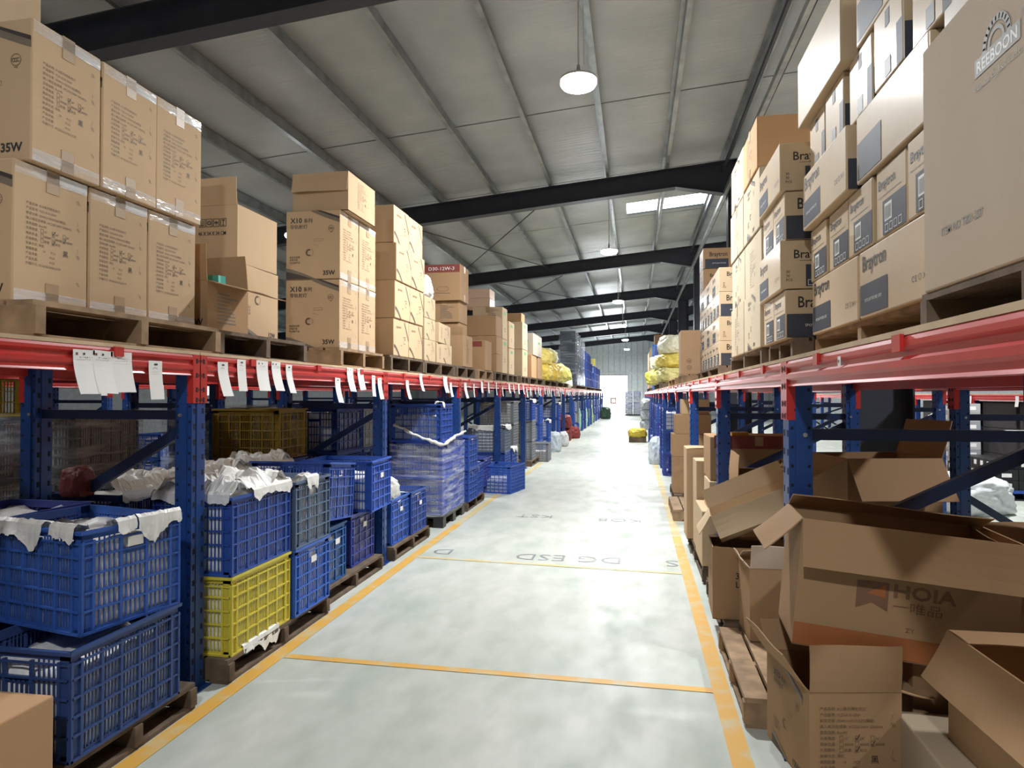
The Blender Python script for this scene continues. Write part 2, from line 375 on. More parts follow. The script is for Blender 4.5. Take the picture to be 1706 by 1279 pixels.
        for k in range(7): p.line([(-.035+k*.01,-.040),(-.031+k*.01,-.036+rnd.uniform(-.003,.003))],.0012,2)
    elif key=='tag':
        mats=['grey_ink','ink']
        for k in range(12): p.rect(-.022,-.05-k*.009,.022,-.0493-k*.009)
        p.rect(-.008,-.02,.012,-.012,1); p.line([(-.018,-.034),(-.004,-.030),(.012,-.035)],.0015,1)
    PC[key]=p.mesh(key,mats); return PC[key]
# ------------------------------------------------------------------ cartons
CM={}
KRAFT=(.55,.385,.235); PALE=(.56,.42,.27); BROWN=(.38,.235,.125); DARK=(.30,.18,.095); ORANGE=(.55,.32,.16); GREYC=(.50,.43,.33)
def carton_mesh(size,film=False,seed=0):
    k=(tuple(round(x,3) for x in size),film,seed%3)
    if k in CM: return CM[k]
    sx,sy,sz=size; rnd=random.Random(str(k)); b=bmesh.new(); bmesh.ops.create_cube(b,size=1)
    for v in b.verts: v.co=Vector((v.co.x*sx+rnd.uniform(-.001,.001),v.co.y*sy+rnd.uniform(-.001,.001),(v.co.z+.5)*sz+(rnd.uniform(-.003,.003) if v.co.z>0 else 0)))
    bmesh.ops.bevel(b,geom=list(b.edges),offset=.006,segments=2,affect='EDGES',profile=.5)
    me=bpy.data.meshes.new('carton'); b.to_mesh(me); b.free(); me.materials.append(M['card_film' if film else 'card'])
    CM[k]=me; return me
def tape_mesh(size,axis,low):
    """brown tape: a strip over the top seam (or under the base) that turns up or down over two faces"""
    k=('tape',tuple(round(x,3) for x in size),axis,low)
    if k in CM: return CM[k]
    sx,sy,sz=size; w=.03; e=.0024; d=min(.09,sz*.2); a=(sx if axis=='x' else sy)/2+e; b=MB()
    zt,zb=(sz+e,sz-d) if not low else (.0006,d); f=-1 if low else 1
    b.extr([(-a,zb),(-a,zt),(a,zt),(a,zb),(a-e*1.3,zb),(a-e*1.3,zt-f*e*.9),(-a+e*1.3,zt-f*e*.9),(-a+e*1.3,zb)],-w,w)
    if axis=='y': b.v=[(-y,x,z) for x,y,z in b.v]
    CM[k]=b.mesh('tape',['tape']); return CM[k]
NB=[0]
def carton(label,loc,size,rz=0,tone=KRAFT,group=None,prints=(),tape='x',film=False,name='carton',tilt=(0,0),clear=False):
    NB[0]+=1
    o=put(name,carton_mesh(size,film,NB[0]),loc,(tilt[0],tilt[1],rz),color=tone); tag(o,label,'box',group)
    if tape:
        for low in (False,True): put('tape',tape_mesh(size,tape,low),parent=o)
    if clear:
        sx,sy,sz=size
        for z0 in (.004,sz-.05):
            b=MB(); b.box(sx/2+.0012,sx/2+.0024,-sy/2+.006,sy/2-.006,z0,z0+.046); put('clear_tape',b.mesh('clear_tape',['film']),parent=o)
    for face,key,u,v,*sc in prints: stick(o,size,face,P(key),u,v,*sc)
    return o
def open_carton(label,loc,size,rz=0,tone=KRAFT,flaps=None,prints=(),group=None,tilt=(0,0),fl=None,tape=None,name='open_carton',ftone=None):
    """flaps: side -> angle in degrees from upright outward (0 upright, 90 level, 180 hanging); origin centre bottom"""
    sx,sy,sz=size; t=.005; b=MB()
    b.box(-sx/2,sx/2,-sy/2,sy/2,0,t); b.box(-sx/2,sx/2,-sy/2,-sy/2+t,0,sz); b.box(-sx/2,sx/2,sy/2-t,sy/2,0,sz)
    b.box(-sx/2,-sx/2+t,-sy/2+t,sy/2-t,0,sz); b.box(sx/2-t,sx/2,-sy/2+t,sy/2-t,0,sz)
    o=put(name,b.mesh('open_carton',['card']),loc,(tilt[0],tilt[1],rz),color=tone); tag(o,label,'box',group)
    for side,val in (flaps or {}).items():
        ang,ln=val if isinstance(val,tuple) else (val,fl or min(sx,sy)/2)
        w=(sx if side[1]=='y' else sy)-.004; q=MB(); rnd=random.Random(label+side); n=6; N=4
        for i in range(n):      # flap with a slight warp
            for j in range(N):
                x0,x1=-w/2+w*i/n,-w/2+w*(i+1)/n; z0,z1=ln*j/N,ln*(j+1)/N
                g=lambda x,z:.006*math.sin(5*x/w+3)*z/ln+.012*(z/ln)**2
                q.poly([(x0,g(x0,z0),z0),(x1,g(x1,z0),z0),(x1,g(x1,z1),z1),(x0,g(x0,z1),z1)])
        me=q.mesh('flap',['card'],fix=False)
        f=put('flap',me,parent=o,color=ftone); md=f.modifiers.new('s','SOLIDIFY'); md.thickness=.004; md.offset=0
        rzf={'-y':0,'+y':PI,'-x':-PI/2,'+x':PI/2}[side]
        base={'-y':(0,-sy/2,sz),'+y':(0,sy/2,sz),'-x':(-sx/2,0,sz),'+x':(sx/2,0,sz)}[side]
        f.matrix_local=Matrix.Translation(base)@Matrix.Rotation(rzf,4,'Z')@Matrix.Rotation(R(ang),4,'X')
    for face,key,u,v,*sc in prints: stick(o,size,face,P(key),u,v,*sc)
    return o
# ------------------------------------------------------------------ crates
def crate_mesh(Lx,Ly,H,nx,ny,nz,slot=6,hand=True,name='crate'):
    k=('crate',Lx,Ly,H,nx,ny,nz,slot)
    if k in CM: return CM[k]
    b=MB(); t=.004
    b.box(-Lx/2+.01,Lx/2-.01,-Ly/2+.01,Ly/2-.01,0,.008)
    def wall(T,L,n,handhole):
        cp=.045; top=.035
        b.box(-L/2,-L/2+cp,-t,0,.0,H,0,T); b.box(L/2-cp,L/2,-t,0,.0,H,0,T)
        b.box(-L/2,L/2,-t,0,H-top,H,0,T); b.box(-L/2,L/2,-t,0,0,.022,0,T)
        b.box(-L/2-.012,L/2+.012,-.002,.014,H-.014,H,0,T); b.box(-L/2-.006,L/2+.006,0,.010,H-.052,H-.046,0,T)
        b.box(-L/2-.004,L/2+.004,-.002,.009,0,.010,0,T)
        w=(L-2*cp)/n
        for i in range(n+1):
            x=-L/2+cp+w*i; q=.006; b.box(x-q,x+q,-t,.008,.0,H-.04,0,T)
        for j in range(1,nz):
            z=.022+(H-top-.022)*j/nz; b.box(-L/2,L/2,-t,.009,z-.004,z+.004,0,T)
        for s in (-1,1): b.box(s*L/2-s*.0-.005,s*L/2+.005,-t,.009,0,H-.04,0,T)
        for i in range(n):
            x0=-L/2+cp+w*i+.006; x1=x0+w-.012
            mid=handhole and i==n//2
            ztop=H-top-(.0 if not mid else (H-top-.022)/nz)
            for s in range(1,slot):
                x=x0+(x1-x0)*s/slot; b.box(x-.0026,x+.0026,-.0035,.001,.022,ztop,0,T)
            if mid: b.box(x0,x1,-t,.001,ztop-.02,ztop,0,T)
    wall(Matrix.Translation((0,-Ly/2,0))@Matrix.Rotation(0,4,'Z')@Matrix.Scale(-1,4,(0,1,0)),Lx,nx,False)
    wall(Matrix.Translation((0,Ly/2,0)),Lx,nx,False)
    wall(Matrix.Translation((Lx/2,0,0))@Matrix.Rotation(-PI/2,4,'Z'),Ly,ny,hand)
    wall(Matrix.Translation((-Lx/2,0,0))@Matrix.Rotation(PI/2,4,'Z'),Ly,ny,hand)
    CM[k]=b.mesh('crate',['plastic']); return CM[k]
def goods_mesh(sx,sy,sz,seed,mat='white_goods'):
    k=('goods',sx,sy,sz,seed%3,mat)
    if k in CM: return CM[k]
    b=bmesh.new(); bmesh.ops.create_cube(b,size=1); bmesh.ops.subdivide_edges(b,edges=list(b.edges),cuts=9,use_grid_fill=True)
    for v in b.verts:
        p=v.co.copy(); n=noise.noise(Vector((p.x*5+seed%3*7,p.y*5,p.z*4))); top=max(0,p.z*2)
        v.co=Vector((p.x*sx*(1+.02*n),p.y*sy*(1+.02*n),(p.z+.5)*sz+(.035*n if p.z>.3 else 0)))
    me=bpy.data.meshes.new('goods'); b.to_mesh(me); b.free(); me.materials.append(M[mat]); me.polygons.foreach_set('use_smooth',[True]*len(me.polygons))
    CM[k]=me; return me
def liner_mesh(Lx,Ly,H,edges,seed,drop=.09,reach=.10):
    rnd=random.Random(seed); b=MB()
    for ed in edges:
        L=Lx if ed[1]=='y' else Ly; off=(Ly if ed[1]=='y' else Lx)/2
        a0,a1=rnd.uniform(-.5,-.42),rnd.uniform(.42,.5)
        if len(ed)>2: a0,a1=[float(x) for x in ed[2:].split(',')]
        n=max(10,int(60*(a1-a0))); rows=[]; sd=seed*3.7+off*5
        for i in range(n+1):
            s=a0+(a1-a0)*i/n; x=s*L; e=min(1,min(i,n-i)/4)
            nz=lambda f,k:noise.noise(Vector((s*f+sd,k,2.3)))
            d=drop*max(.3,.7+.7*nz(4,1)+.35*nz(12,4)+.12*nz(38,6))*(.45+.55*e)
            rc=reach*(.6+.8*abs(nz(6,9)))
            col=[]
            for t in (0,.2,.4,.6,.8): col.append((-rc*(1-t)-.012,.012+.02*math.sin(t*PI)*2.2*(rc/.1)-.05*(1-t)*(reach<.12),.030*(1-t*.5)))
            col+=[(-.012,.020,.012),(.004,.026,.010),(.019,.014,.007)]
            for t in (.25,.5,.75,1): col.append((.022+.012*t*abs(nz(9,3)),-d*t,.010))
            out=[]
            for (o,z,am) in col:
                q=noise.noise_vector(Vector((s*11+sd,o*26,z*16)))*.7+noise.noise_vector(Vector((s*30+sd,o*60,z*40)))*.6
                oo=off+o+q.y*am*(1 if o<-.02 else .35)
                if o>0: oo=max(oo,off+o-.001)
                out.append((x+q.x*am*.7,oo,H+z+(abs(q.z)*am if o<.02 else q.z*am*.4)))
            rows.append(out)
        rot={'+y':0,'-y':PI,'+x':-PI/2,'-x':PI/2}[ed[:2]]; T=Matrix.Rotation(rot,4,'Z'); i0=len(b.v)
        for c in rows: b.v+=[tuple(T@Vector(p)) for p in c]
        m=len(rows[0])
        for i in range(n):
            for j in range(m-1): q=i0+i*m+j; b.f.append((q,q+1,q+m+1,q+m)); b.m.append(0)
    return b.mesh('plastic_liner',['liner'],smooth=False,fix=False)
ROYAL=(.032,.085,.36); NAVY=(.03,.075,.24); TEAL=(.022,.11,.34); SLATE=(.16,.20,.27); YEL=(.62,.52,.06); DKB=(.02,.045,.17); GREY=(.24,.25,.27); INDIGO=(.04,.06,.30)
CRG={}
def crate(label,loc,rz=0,tone=ROYAL,fill=.34,group='vented plastic crates',kind='std',tilt=(0,0),liner=None,seed=0,drop=.09,name='plastic_crate',tagp=None,what='packed',reach=.10):
    Lx,Ly,H,nx,ny,nz,sl=dict(std=(.57,.44,.40,5,3,5,5),wide=(.57,.44,.40,4,3,5,5),fine=(.60,.48,.40,8,6,7,3),far=(.57,.44,.40,5,3,5,4))[kind]
    o=put(name,crate_mesh(Lx,Ly,H,nx,ny,nz,sl),loc,(tilt[0],tilt[1],rz),color=tone); tag(o,label,'crate',group)
    T=Matrix.Translation(loc)@Matrix.Rotation(rz,4,'Z')@Matrix.Rotation(tilt[1],4,'Y')@Matrix.Rotation(tilt[0],4,'X')
    if fill:
        g=put('bagged_goods',goods_mesh(Lx-.022,Ly-.022,fill,seed)); g.matrix_world=T@Matrix.Translation((0,0,.011))
        tag(g,'goods in '+label,'goods','bagged goods in the crates','stuff')
    if liner:
        l=put('plastic_liner',liner_mesh(Lx,Ly,H,liner,seed,drop,reach)); l.matrix_world=T
        tag(l,'liner on '+label,'plastic liner','crumpled plastic liners')
    if tagp:
        face,u,v=tagp; p=PR(); p.rect(-.035,-.02,.035,.02); stick(o,(Lx+.022,Ly+.022,H),face,p.mesh('card',['paper']),u,v,1,'paper_label')
    return o
# ------------------------------------------------------------------ pallets, sacks, film
def pallet_mesh(sx,sy,h,dark):
    k=('pal',sx,sy,h,dark)
    if k in CM: return CM[k]
    rnd=random.Random(str(k)); a=MB(); n=7
    for i in range(n):
        x0=-sx/2+sx*i/n; a.box(x0+.005,x0+sx/n-.012,-sy/2,sy/2,h-.02-rnd.uniform(0,.002),h)
    st=MB(); st.box(-sx/2,sx/2,-.022,.022,.018,h-.0205); bo=MB(); bo.box(-.05,.05,-sy/2,sy/2,0,.018)
    m='wood_dark' if dark else 'wood'
    CM[k]=(a.mesh('pallet',[m]),st.mesh('stringers',[m]),bo.mesh('bottom_boards',[m])); return CM[k]
def pallet(label,x0,x1,y0,y1,z0,h=.145,dark=False,group='wooden pallets'):
    a,s,b=pallet_mesh(round(x1-x0,2),round(y1-y0,2),h,dark)
    o=put('wooden_pallet',a,((x0+x1)/2,(y0+y1)/2,z0)); tag(o,label,'pallet',group)
    
    for q in (-1,0,1): put('stringer',s,(0,q*((y1-y0)/2-.022),0),parent=o); put('bottom_board',b,(q*((x1-x0)/2-.06),0,0),parent=o)
    return o
def sack_mesh(seed,mat='sack',rough=.10):
    k=('sack',seed%5,mat)
    if k in CM: return CM[k]
    b=bmesh.new(); bmesh.ops.create_icosphere(b,subdivisions=5,radius=1)
    for v in b.verts:
        p=v.co.copy(); n=noise.noise(p*1.6+Vector((seed*3.1,0,0)))+.75*noise.noise(p*4+Vector((0,seed*2.,0)))+.5*abs(noise.noise(p*8))+.3*noise.noise(p*16)
        q=p*(1+rough*1.6*n); s=lambda a:math.copysign(abs(a)**.72,a)
        v.co=Vector((s(q.x),s(q.y),s(q.z)))
        if v.co.z<-.72: v.co.z=-.72
    me=bpy.data.meshes.new('sack'); b.to_mesh(me); b.free(); me.materials.append(M[mat]); me.polygons.foreach_set('use_smooth',[True]*len(me.polygons)); CM[k]=me; return me
def sack(label,loc,size,tone=(.62,.46,.06),rz=0,seed=0,group=None,tilt=(0,0),name='woven_sack',cat='sack',mat='sack'):
    o=put(name,sack_mesh(seed,mat),(loc[0],loc[1],loc[2]+.72*size[2]/1.72),(tilt[0],tilt[1],rz),color=tone)
    o.scale=(size[0]/2,size[1]/2,size[2]/1.72); tag(o,label,cat,group); return o
def film_rope(parent,pts,r=.018):
    b=MB(); rnd=random.Random(4); path=[]
    for a,c in zip(pts,pts[1:]):
        for k in range(8): path.append(Vector(a).lerp(Vector(c),k/8)+Vector((rnd.uniform(-.004,.004),0,rnd.uniform(-.008,.008))))
    path.append(Vector(pts[-1])); b.tube(path,[r*rnd.uniform(.6,1.3) for _ in path],7)
    return put('film_roll_edge',b.mesh('rope',['liner'],smooth=True),parent=parent)
def film_shell(label,x0,x1,y0,y1,z0,z1,mat='film',seed=0,sag=None,name='stretch_film'):
    """wrinkled film wound round a pallet load"""
    b=MB(); pts=[]; n=28; m=16
    per=[(x1,y0+(y1-y0)*i/n) for i in range(n)]+[(x1-(x1-x0)*i/n,y1) for i in range(n)]+[(x0,y1-(y1-y0)*i/n) for i in range(n)]+[(x0+(x1-x0)*i/n,y0) for i in range(n)]
    N=len(per)
    for j in range(m+1):
        for i,(x,y) in enumerate(per):
            zt=z1+(sag(i/N) if sag else 0); z=z0+(zt-z0)*j/m
            q=noise.noise_vector(Vector((x*4+seed,y*4,z*7)))
            cx,cy=(x0+x1)/2,(y0+y1)/2; d=Vector((x-cx,y-cy,0)).normalized()*(.006+abs(q.x)*.016)
            b.v.append((x+d.x,y+d.y,z+q.z*.012))
    for j in range(m):
        for i in range(N): b.f.append((j*N+i,j*N+(i+1)%N,(j+1)*N+(i+1)%N,(j+1)*N+i)); b.m.append(0)
    o=put(name,b.mesh('film',[mat],smooth=True,fix=False)); tag(o,label,'plastic film','stretch film wraps'); return o
# ================================================================== THE BUILDING
def zr(x): return 5.73+.0924*(x-1.7)            # top of the rafters
XL,XR,YN,YF=-17.0,9.5,-9.0,51.0
b=MB(); b.box(XL,XR,YN-6,YF+14,-.1,0); fl=struct(put('floor',b.mesh('floor',['floor'])))
b=MB(); s0,s1=(-.18,1.68),(15.25,16.25)
zt=lambda x:zr(x)+.21
def roofquad(x0,x1,y0,y1):
    b.poly([(x0,y0,zt(x0)),(x1,y0,zt(x1)),(x1,y1,zt(x1)),(x0,y1,zt(x0))]); b.poly([(x0,y0,zt(x0)+.08),(x0,y1,zt(x0)+.08),(x1,y1,zt(x1)+.08),(x1,y0,zt(x1)+.08)])
roofquad(XL,s0[0],YN,YF); roofquad(s0[1],XR,YN,YF); roofquad(s0[0],s0[1],YN,s1[0]); roofquad(s0[0],s0[1],s1[1],YF)
struct(put('ceiling',b.mesh('ceiling',['roof'],fix=False)))
b=MB(); b.poly([(s0[0],s1[0],zt(s0[0])+.04),(s0[1],s1[0],zt(s0[1])+.04),(s0[1],s1[1],zt(s0[1])+.04),(s0[0],s1[1],zt(s0[0])+.04)])
struct(put('window_1',b.mesh('skylight',['skylight'],fix=False)))
b=MB()
for k in range(16):
    y=-6.6+3.32*k
    b.poly([(XL,y-.45,zt(XL)-.004),(XR,y,zt(XR)-.004),(XR,y+.022,zt(XR)-.004),(XL,y-.428,zt(XL)-.004)])
struct(put('trim_1',b.mesh('ceiling_seams',['steel'],fix=False)))
# end wall with the bright doorway
b=MB(); D0,D1,DH=-2.7,-.56,2.86
def clad(b,x0,x1,z0,z1f,y):
    b.poly([(x0,y,z0),(x1,y,z0),(x1,y,z1f(x1)),(x0,y,z1f(x0))])
    n=int((x1-x0)/.42)
    for i in range(n):
        x=x0+(x1-x0)*(i+.5)/n; z=min(z1f(x-.03),z1f(x+.03)); b.box(x-.07,x+.07,y-.06,y,z0,z); b.box(x+.07,x+.095,y-.012,y-.001,z0,z,1)
clad(b,XL,D0,0,zt,YF); clad(b,D1,XR,0,zt,YF); clad(b,D0,D1,DH,zt,YF)
struct(put('wall_back',b.mesh('wall',['cladding','galv'],fix=False)))
b=MB()
for z in (3.05,4.45): b.box(XL,XR,YF-.07,YF-.036,z-.05,z+.05)
struct(put('trim_2',b.mesh('girt',['cladding'])))
b=MB(); b.box(D0-.06,D0,YF-.08,YF+.04,0,DH+.06); b.box(D1,D1+.06,YF-.08,YF+.04,0,DH+.06); b.box(D0,D1,YF-.08,YF+.04,DH,DH+.06)
struct(put('door_1',b.mesh('doorframe',['white_ink'])))
b=MB(); b.box(XL-.1,XL,YN,YF,0,zr(XL)+.2); struct(put('wall_left',b.mesh('wall',['wall'])))
b=MB(); b.box(XR,XR+.1,YN,YF,0,zr(XR)+.2); struct(put('wall_right',b.mesh('wall',['wall'])))
b=MB(); b.poly([(XL,YN,0),(XR,YN,0),(XR,YN,zt(XR)),(XL,YN,zt(XL))]); struct(put('wall_front',b.mesh('wall',['wall'],fix=False)))
# rafters with haunches, columns, purlins
CX=1.87; FY=[5.6+7.1*k for k in range(-1,7)]
b0=MB()
def rafter_mesh():
    b=MB(); W2=.1
    pts=[(XL,.36),(.75,.36),(1.68,.62),(2.06,.62),(2.99,.36),(XR,.36)]
    for (x0,d0),(x1,d1) in zip(pts,pts[1:]):
        a,c=zr(x0),zr(x1)
        for (y0,y1,t0,t1,e0,e1) in ((-W2,W2,0,-.014,0,-.014),(-W2,W2,-d0+.014,-d0,-d1+.014,-d1),(-.006,.006,-.014,-d0+.014,-.014,-d1+.014)):
            P=[(x0,y0,a+t1),(x1,y0,c+e1),(x1,y1,c+e1),(x0,y1,a+t1),(x0,y0,a+t0),(x1,y0,c+e0),(x1,y1,c+e0),(x0,y1,a+t0)]
            i=len(b.v); b.v+=P
            for q in ((0,3,2,1),(4,5,6,7),(0,1,5,4),(1,2,6,5),(2,3,7,6),(3,0,4,7)): b.f.append(tuple(i+k for k in q)); b.m.append(0)
    return b.mesh('rafter',['steel'])
rm=rafter_mesh()
c=MB(); h=zr(CX)-.6
for s in (-1,1): c.box(CX+s*.19-.007,CX+s*.19+.007,-.13,.13,0,h)
c.box(CX-.183,CX+.183,-.005,.005,0,h); c.box(CX-.24,CX+.24,-.18,.18,0,.02)
cm=c.mesh('column',['steel'])
for i,y in enumerate(FY):
    struct(put('rafter_beam',rm,(0,y,0)))
    if i: struct(put('column',cm,(0,y,0)))
PX=[.575+1.085*k for k in range(-16,9)]
for x in PX:
    b=MB(); z=zr(x); b.extr([(x-.012,z),(x+.05,z),(x+.05,z+.014),(x,z+.014),(x,z+.19),(x-.06,z+.19),(x-.06,z+.176),(x-.012,z+.176)],YN,YF)
    struct(put('purlin_beam',b.mesh('purlin',['galv'])))
b=MB(); z=zr(CX)
b.tube([(CX,YN,z-.12),(CX,YF,z-.12)],.05,8); b.tube([(CX-.28,YN,z-.2),(CX-.28,YF,z-.2)],.03,6)
struct(put('tie_beam',b.mesh('tie',['steel'])))
for k,(A,B) in enumerate([((-4.6,12.7,zr(-4.6)-.3),(-2.5,19.8,zr(-2.5)-.1)),((-1.5,12.7,zr(-1.5)-.1),(-5.5,19.8,zr(-5.5)-.1)),((-4.6,19.8,zr(-4.6)-.2),(-1.8,26.9,zr(-1.8)-.2)),((-1.5,19.8,zr(-1.5)-.1),(-5.5,26.9,zr(-5.5)-.2))]):
    b=MB(); b.tube([A,B],.012,6); struct(put('brace_beam',b.mesh('rod',['steel'])))
b=MB(); z=zr(CX)-.62; b.box(CX-.27,CX-.21,YN,YF,z-.04,z+.04); struct(put('side_beam',b.mesh('rail',['galv'])))
# ------------------------------------------------------------------ high-bay lamps
def lamp(x,y,label,power=LAMP_W):
    z=4.30; e=empty('high_bay_lamp',(x,y,z)); tag(e,label,'lamp','round high bay lamps hanging in rows')
    def lathe(prof,n=28):
        b=MB(); m=len(prof)
        for r,h in prof:
            for k in range(n): b.v.append((r*math.cos(2*PI*k/n),r*math.sin(2*PI*k/n),h))
        for j in range(m-1):
            for k in range(n): b.f.append((j*n+k,j*n+(k+1)%n,(j+1)*n+(k+1)%n,(j+1)*n+k)); b.m.append(0)
        return b
    put('housing',CM.setdefault('lh',lathe([(.165,.005),(.17,.022),(.165,.03),(.075,.034),(.06,.05),(.02,.055),(.015,.15),(.001,.155)]).mesh('lh',['white_ink'],smooth=True)),parent=e)
    put('lens',CM.setdefault('ll',lathe([(.166,.012),(.166,-.02),(.15,-.045),(.10,-.062),(.001,-.068)]).mesh('ll',['lamp'],smooth=True)),parent=e)
    b=MB(); b.tube([(0,0,.15),(0,0,zt(x)-z-.03)],.008,6); b.tube([(.05,0,.15),(.03,0,zt(x)-z-.03)],.003,5); put('suspension_rod',b.mesh('rod',['white_ink']),parent=e)
    l=bpy.data.lights.new('lamp_light','AREA'); l.shape='DISK'; l.size=.3; l.energy=power; l.color=(.96,.985,1)
    lo=bpy.data.objects.new('lamp_light',l); COL.objects.link(lo); lo.parent=e; lo.location=(0,0,-.08)
ORD=['nearest','second','third','fourth','fifth','sixth']
lamp(-.5,-1.25,'added round high bay lamp, unseen behind the camera',LAMP_W*.55)  # added lamp, out of view, to light the sides facing the camera
for k in range(6): lamp(-.5,6.05+7.3*k,'lit round high bay lamp, %s along the aisle ceiling'%ORD[k])
for k in range(5): lamp(-6.0,2+9*k,'round high bay lamp over the neighbouring aisle of crates, %s of its row'%ORD[k],LAMP_W*.55)
for k in range(5): lamp(4.6,2+7.3*k,'round high bay lamp over the neighbouring carton aisle, %s of its row'%ORD[k])
# ------------------------------------------------------------------ floor marks
def strip(name,pts,w,mat,z=.002):
    p=PR(); p.line(pts,w); o=put(name,p.mesh(name,[mat]),(0,0,z)); return struct(o)
strip('trim_3',[(-1.95,-1),(-1.95,7.2)],.085,'line'); strip('trim_4',[(.41,-1),(.41,7.0)],.085,'line')
strip('trim_12',[(-1.95,7.2),(-1.95,14)],.08,'line_pale'); strip('trim_13',[(.41,7.0),(.405,15)],.085,'line_pale'); strip('trim_14',[(-1.95,14),(-1.95,30)],.07,'line_faint'); strip('trim_15',[(.405,15),(.405,30)],.07,'line_faint')
strip('trim_5',[(-1.9,3.42),(.37,3.40)],.055,'line',.0025); strip('trim_6',[(-1.9,5.70),(.37,5.56)],.05,'line_pale',.0025)
for n,(t,x,y,s,ry) in enumerate([('DG ESD',-.13,5.99,.30,PI),('D',-1.66,6.03,.28,PI),('KST',-.97,7.95,.26,PI),('KO8',.06,7.86,.26,PI),('S',.36,5.98,.3,PI)]):
    p=PR(); p.text(t,0,0,s,0,bold=-.012,sx=.92 if n==0 else 1); o=put('trim_%d'%(7+n),p.mesh('mark',['marker']),(x,y,.0022),(0,0,ry)); struct(o)
# ================================================================== RACKS
def post_mesh(h):
    k=('post',h)
    if k in CM: return CM[k]
    b=MB(); a,w=.045,.05             # folded channel .09 x .10
    b.box(-a,a,-w,w,0,h); b.box(a,a+.004,-.018,.018,.01,h); b.box(-.02,.02,-w-.004,-w,.01,h); b.box(-.02,.02,w,w+.004,.01,h)
    z=.06
    while z<h-.03:
        for y in (-.032,.032):
            for s in (-1,1): b.box(s*a-.0012,s*a+.0012,y-.007,y+.007,z,z+.026,1)
        for s in (-1,1):
            for x in (-.032,.032): b.box(x-.005,x+.005,s*w-.0012,s*w+.0012,z+.03,z+.042,1)
        z+=.076
    CM[k]=b.mesh('post',['blue','hole']); return CM[k]
def base_mesh():
    if 'base' not in CM:
        b=MB(); b.box(-.075,.075,-.075,.075,0,.006); b.box(-.052,.052,-.057,.057,.006,.02); CM['base']=b.mesh('base_plate',['blue'])
    return CM['base']
def beam_mesh(L,s):
    """step beam, ribbed face towards s*X; origin at its front top middle"""
    k=('beam',round(L,3),s)
    if k in CM: return CM[k]
    b=MB(); pf=[(0,0),(.004,-.012),(.004,-.024),(-.006,-.032),(-.006,-.046),(.004,-.054),(.004,-.07),(-.004,-.078),(-.004,-.092),(0,-.1),(-.05,-.1),(-.05,0)]
    pf=[(s*x,z) for x,z in pf]; b.extr(pf,-L/2,L/2); CM[k]=b.mesh('beam',['red']); return CM[k]
def conn_mesh(s,e):
    k=('conn',s,e)
    if k in CM: return CM[k]
    b=MB(); f=lambda x0,x1,y0,y1,z0,z1,m=0: b.box(min(s*x0,s*x1),max(s*x0,s*x1),min(e*y0,e*y1),max(e*y0,e*y1),z0,z1,m)
    f(.002,.008,.003,.052,-.235,.0); f(-.06,.008,-.004,.003,-.235,0)       # plate on the post's face, plate on its flank
    for z in (-.03,-.10,-.17,-.22): f(.0078,.0088,.016,.030,z-.012,z+.012,1); f(.0078,.0088,.036,.042,z-.006,z+.006,1)
    f(-.035,-.022,-.0046,-.003,-.2,-.19,1)
    CM[k]=b.mesh('connector',['red','hole']); return CM[k]
def clip_mesh(s):
    if ('clip',s) not in CM:
        b=MB(); b.box(min(0,s*.009),max(0,s*.009),-.025,.025,-.035,.004); CM['clip',s]=b.mesh('deck_clip',['red'])
    return CM['clip',s]
def bolt_mesh():
    if 'bolt' not in CM:
        q=MB(); q.tube([(0,-.006,0),(0,.006,0)],.009,8); CM['bolt']=q.mesh('bolt',['bolt'])
    return CM['bolt']
def rack(label,xf,s,Ys,zd,depth=.98,ext={},braces=True,group=None,notes=None,clips=True):
    """xf: aisle face of the posts, s: direction the aisle face looks (+1 / -1), zd: top of the deck"""
    e=empty('pallet_rack',(xf,Ys[0],0)); tag(e,label,'rack',group or 'blue and red pallet racks')
    h=zd-.02; xb=xf-s*depth
    def P_(x,y,z): return (x-xf,y-Ys[0],z)
    for y in Ys:
        for x in (xf-s*.045,xb+s*.045):
            p=put('post',post_mesh(ext.get(y,h)),P_(x,y,0),parent=e); put('base_plate',base_mesh(),parent=p)
        if braces:
            q=MB(); x0,x1=xf-s*.06,xb+s*.06
            q.bar(P_(x0,y,zd-.31),P_(x1,y,zd-.31),.035,.045); put('cross_brace',q.mesh('b',['navy']),parent=e)
            for za,zb in (((zd-.36),.80),(.74,.18)):
                q=MB(); A,B=(x0,x1) if s>0 else (x1,x0)
                if za<.78: A,B=B,A
                q.bar(P_(A,y+.02,za),P_(B,y+.02,zb),.03,.05); put('diagonal_brace',q.mesh('b',['navy']),parent=e)
            if y<13:
                for z in (zd-.31,.80):
                    for x in (x0,x1): put('bolt',bolt_mesh(),P_(x,y-.0555,z),parent=e)
    zb=zd-.016
    for y0,y1 in zip(Ys,Ys[1:]):
        L=y1-y0-.098; ym=(y0+y1)/2
        for x,ss in ((xf+s*.004,s),(xb-s*.004,-s)):
            bm=put('beam',beam_mesh(L,ss),P_(x,ym,zb),parent=e)
            put('beam_connector',conn_mesh(ss,-1),(-ss*.004,-L/2,0),parent=bm); put('beam_connector',conn_mesh(ss,1),(-ss*.004,L/2,0),parent=bm)
            if clips and ss==s:
                for f in (-.33,.0,.3): put('deck_clip',clip_mesh(ss),(ss*.003,L*f,0),parent=bm)
        q=MB(); x0,x1=sorted((xf+s*.006,xb-s*.006)); q.box(x0-xf,x1-xf,y0-Ys[0]+.002,y1-Ys[0]-.002,zb+.001,zd); put('deck_board',q.mesh('deck',['ply']),parent=e)
    return e
LY=[.43,2.95]+[2.95+2.49*k for k in range(1,18)]
RY=[.45,2.88,5.21,7.72,10.3]+[10.3+2.49*k for k in range(1,14)]
ZL,ZR=1.655,1.595
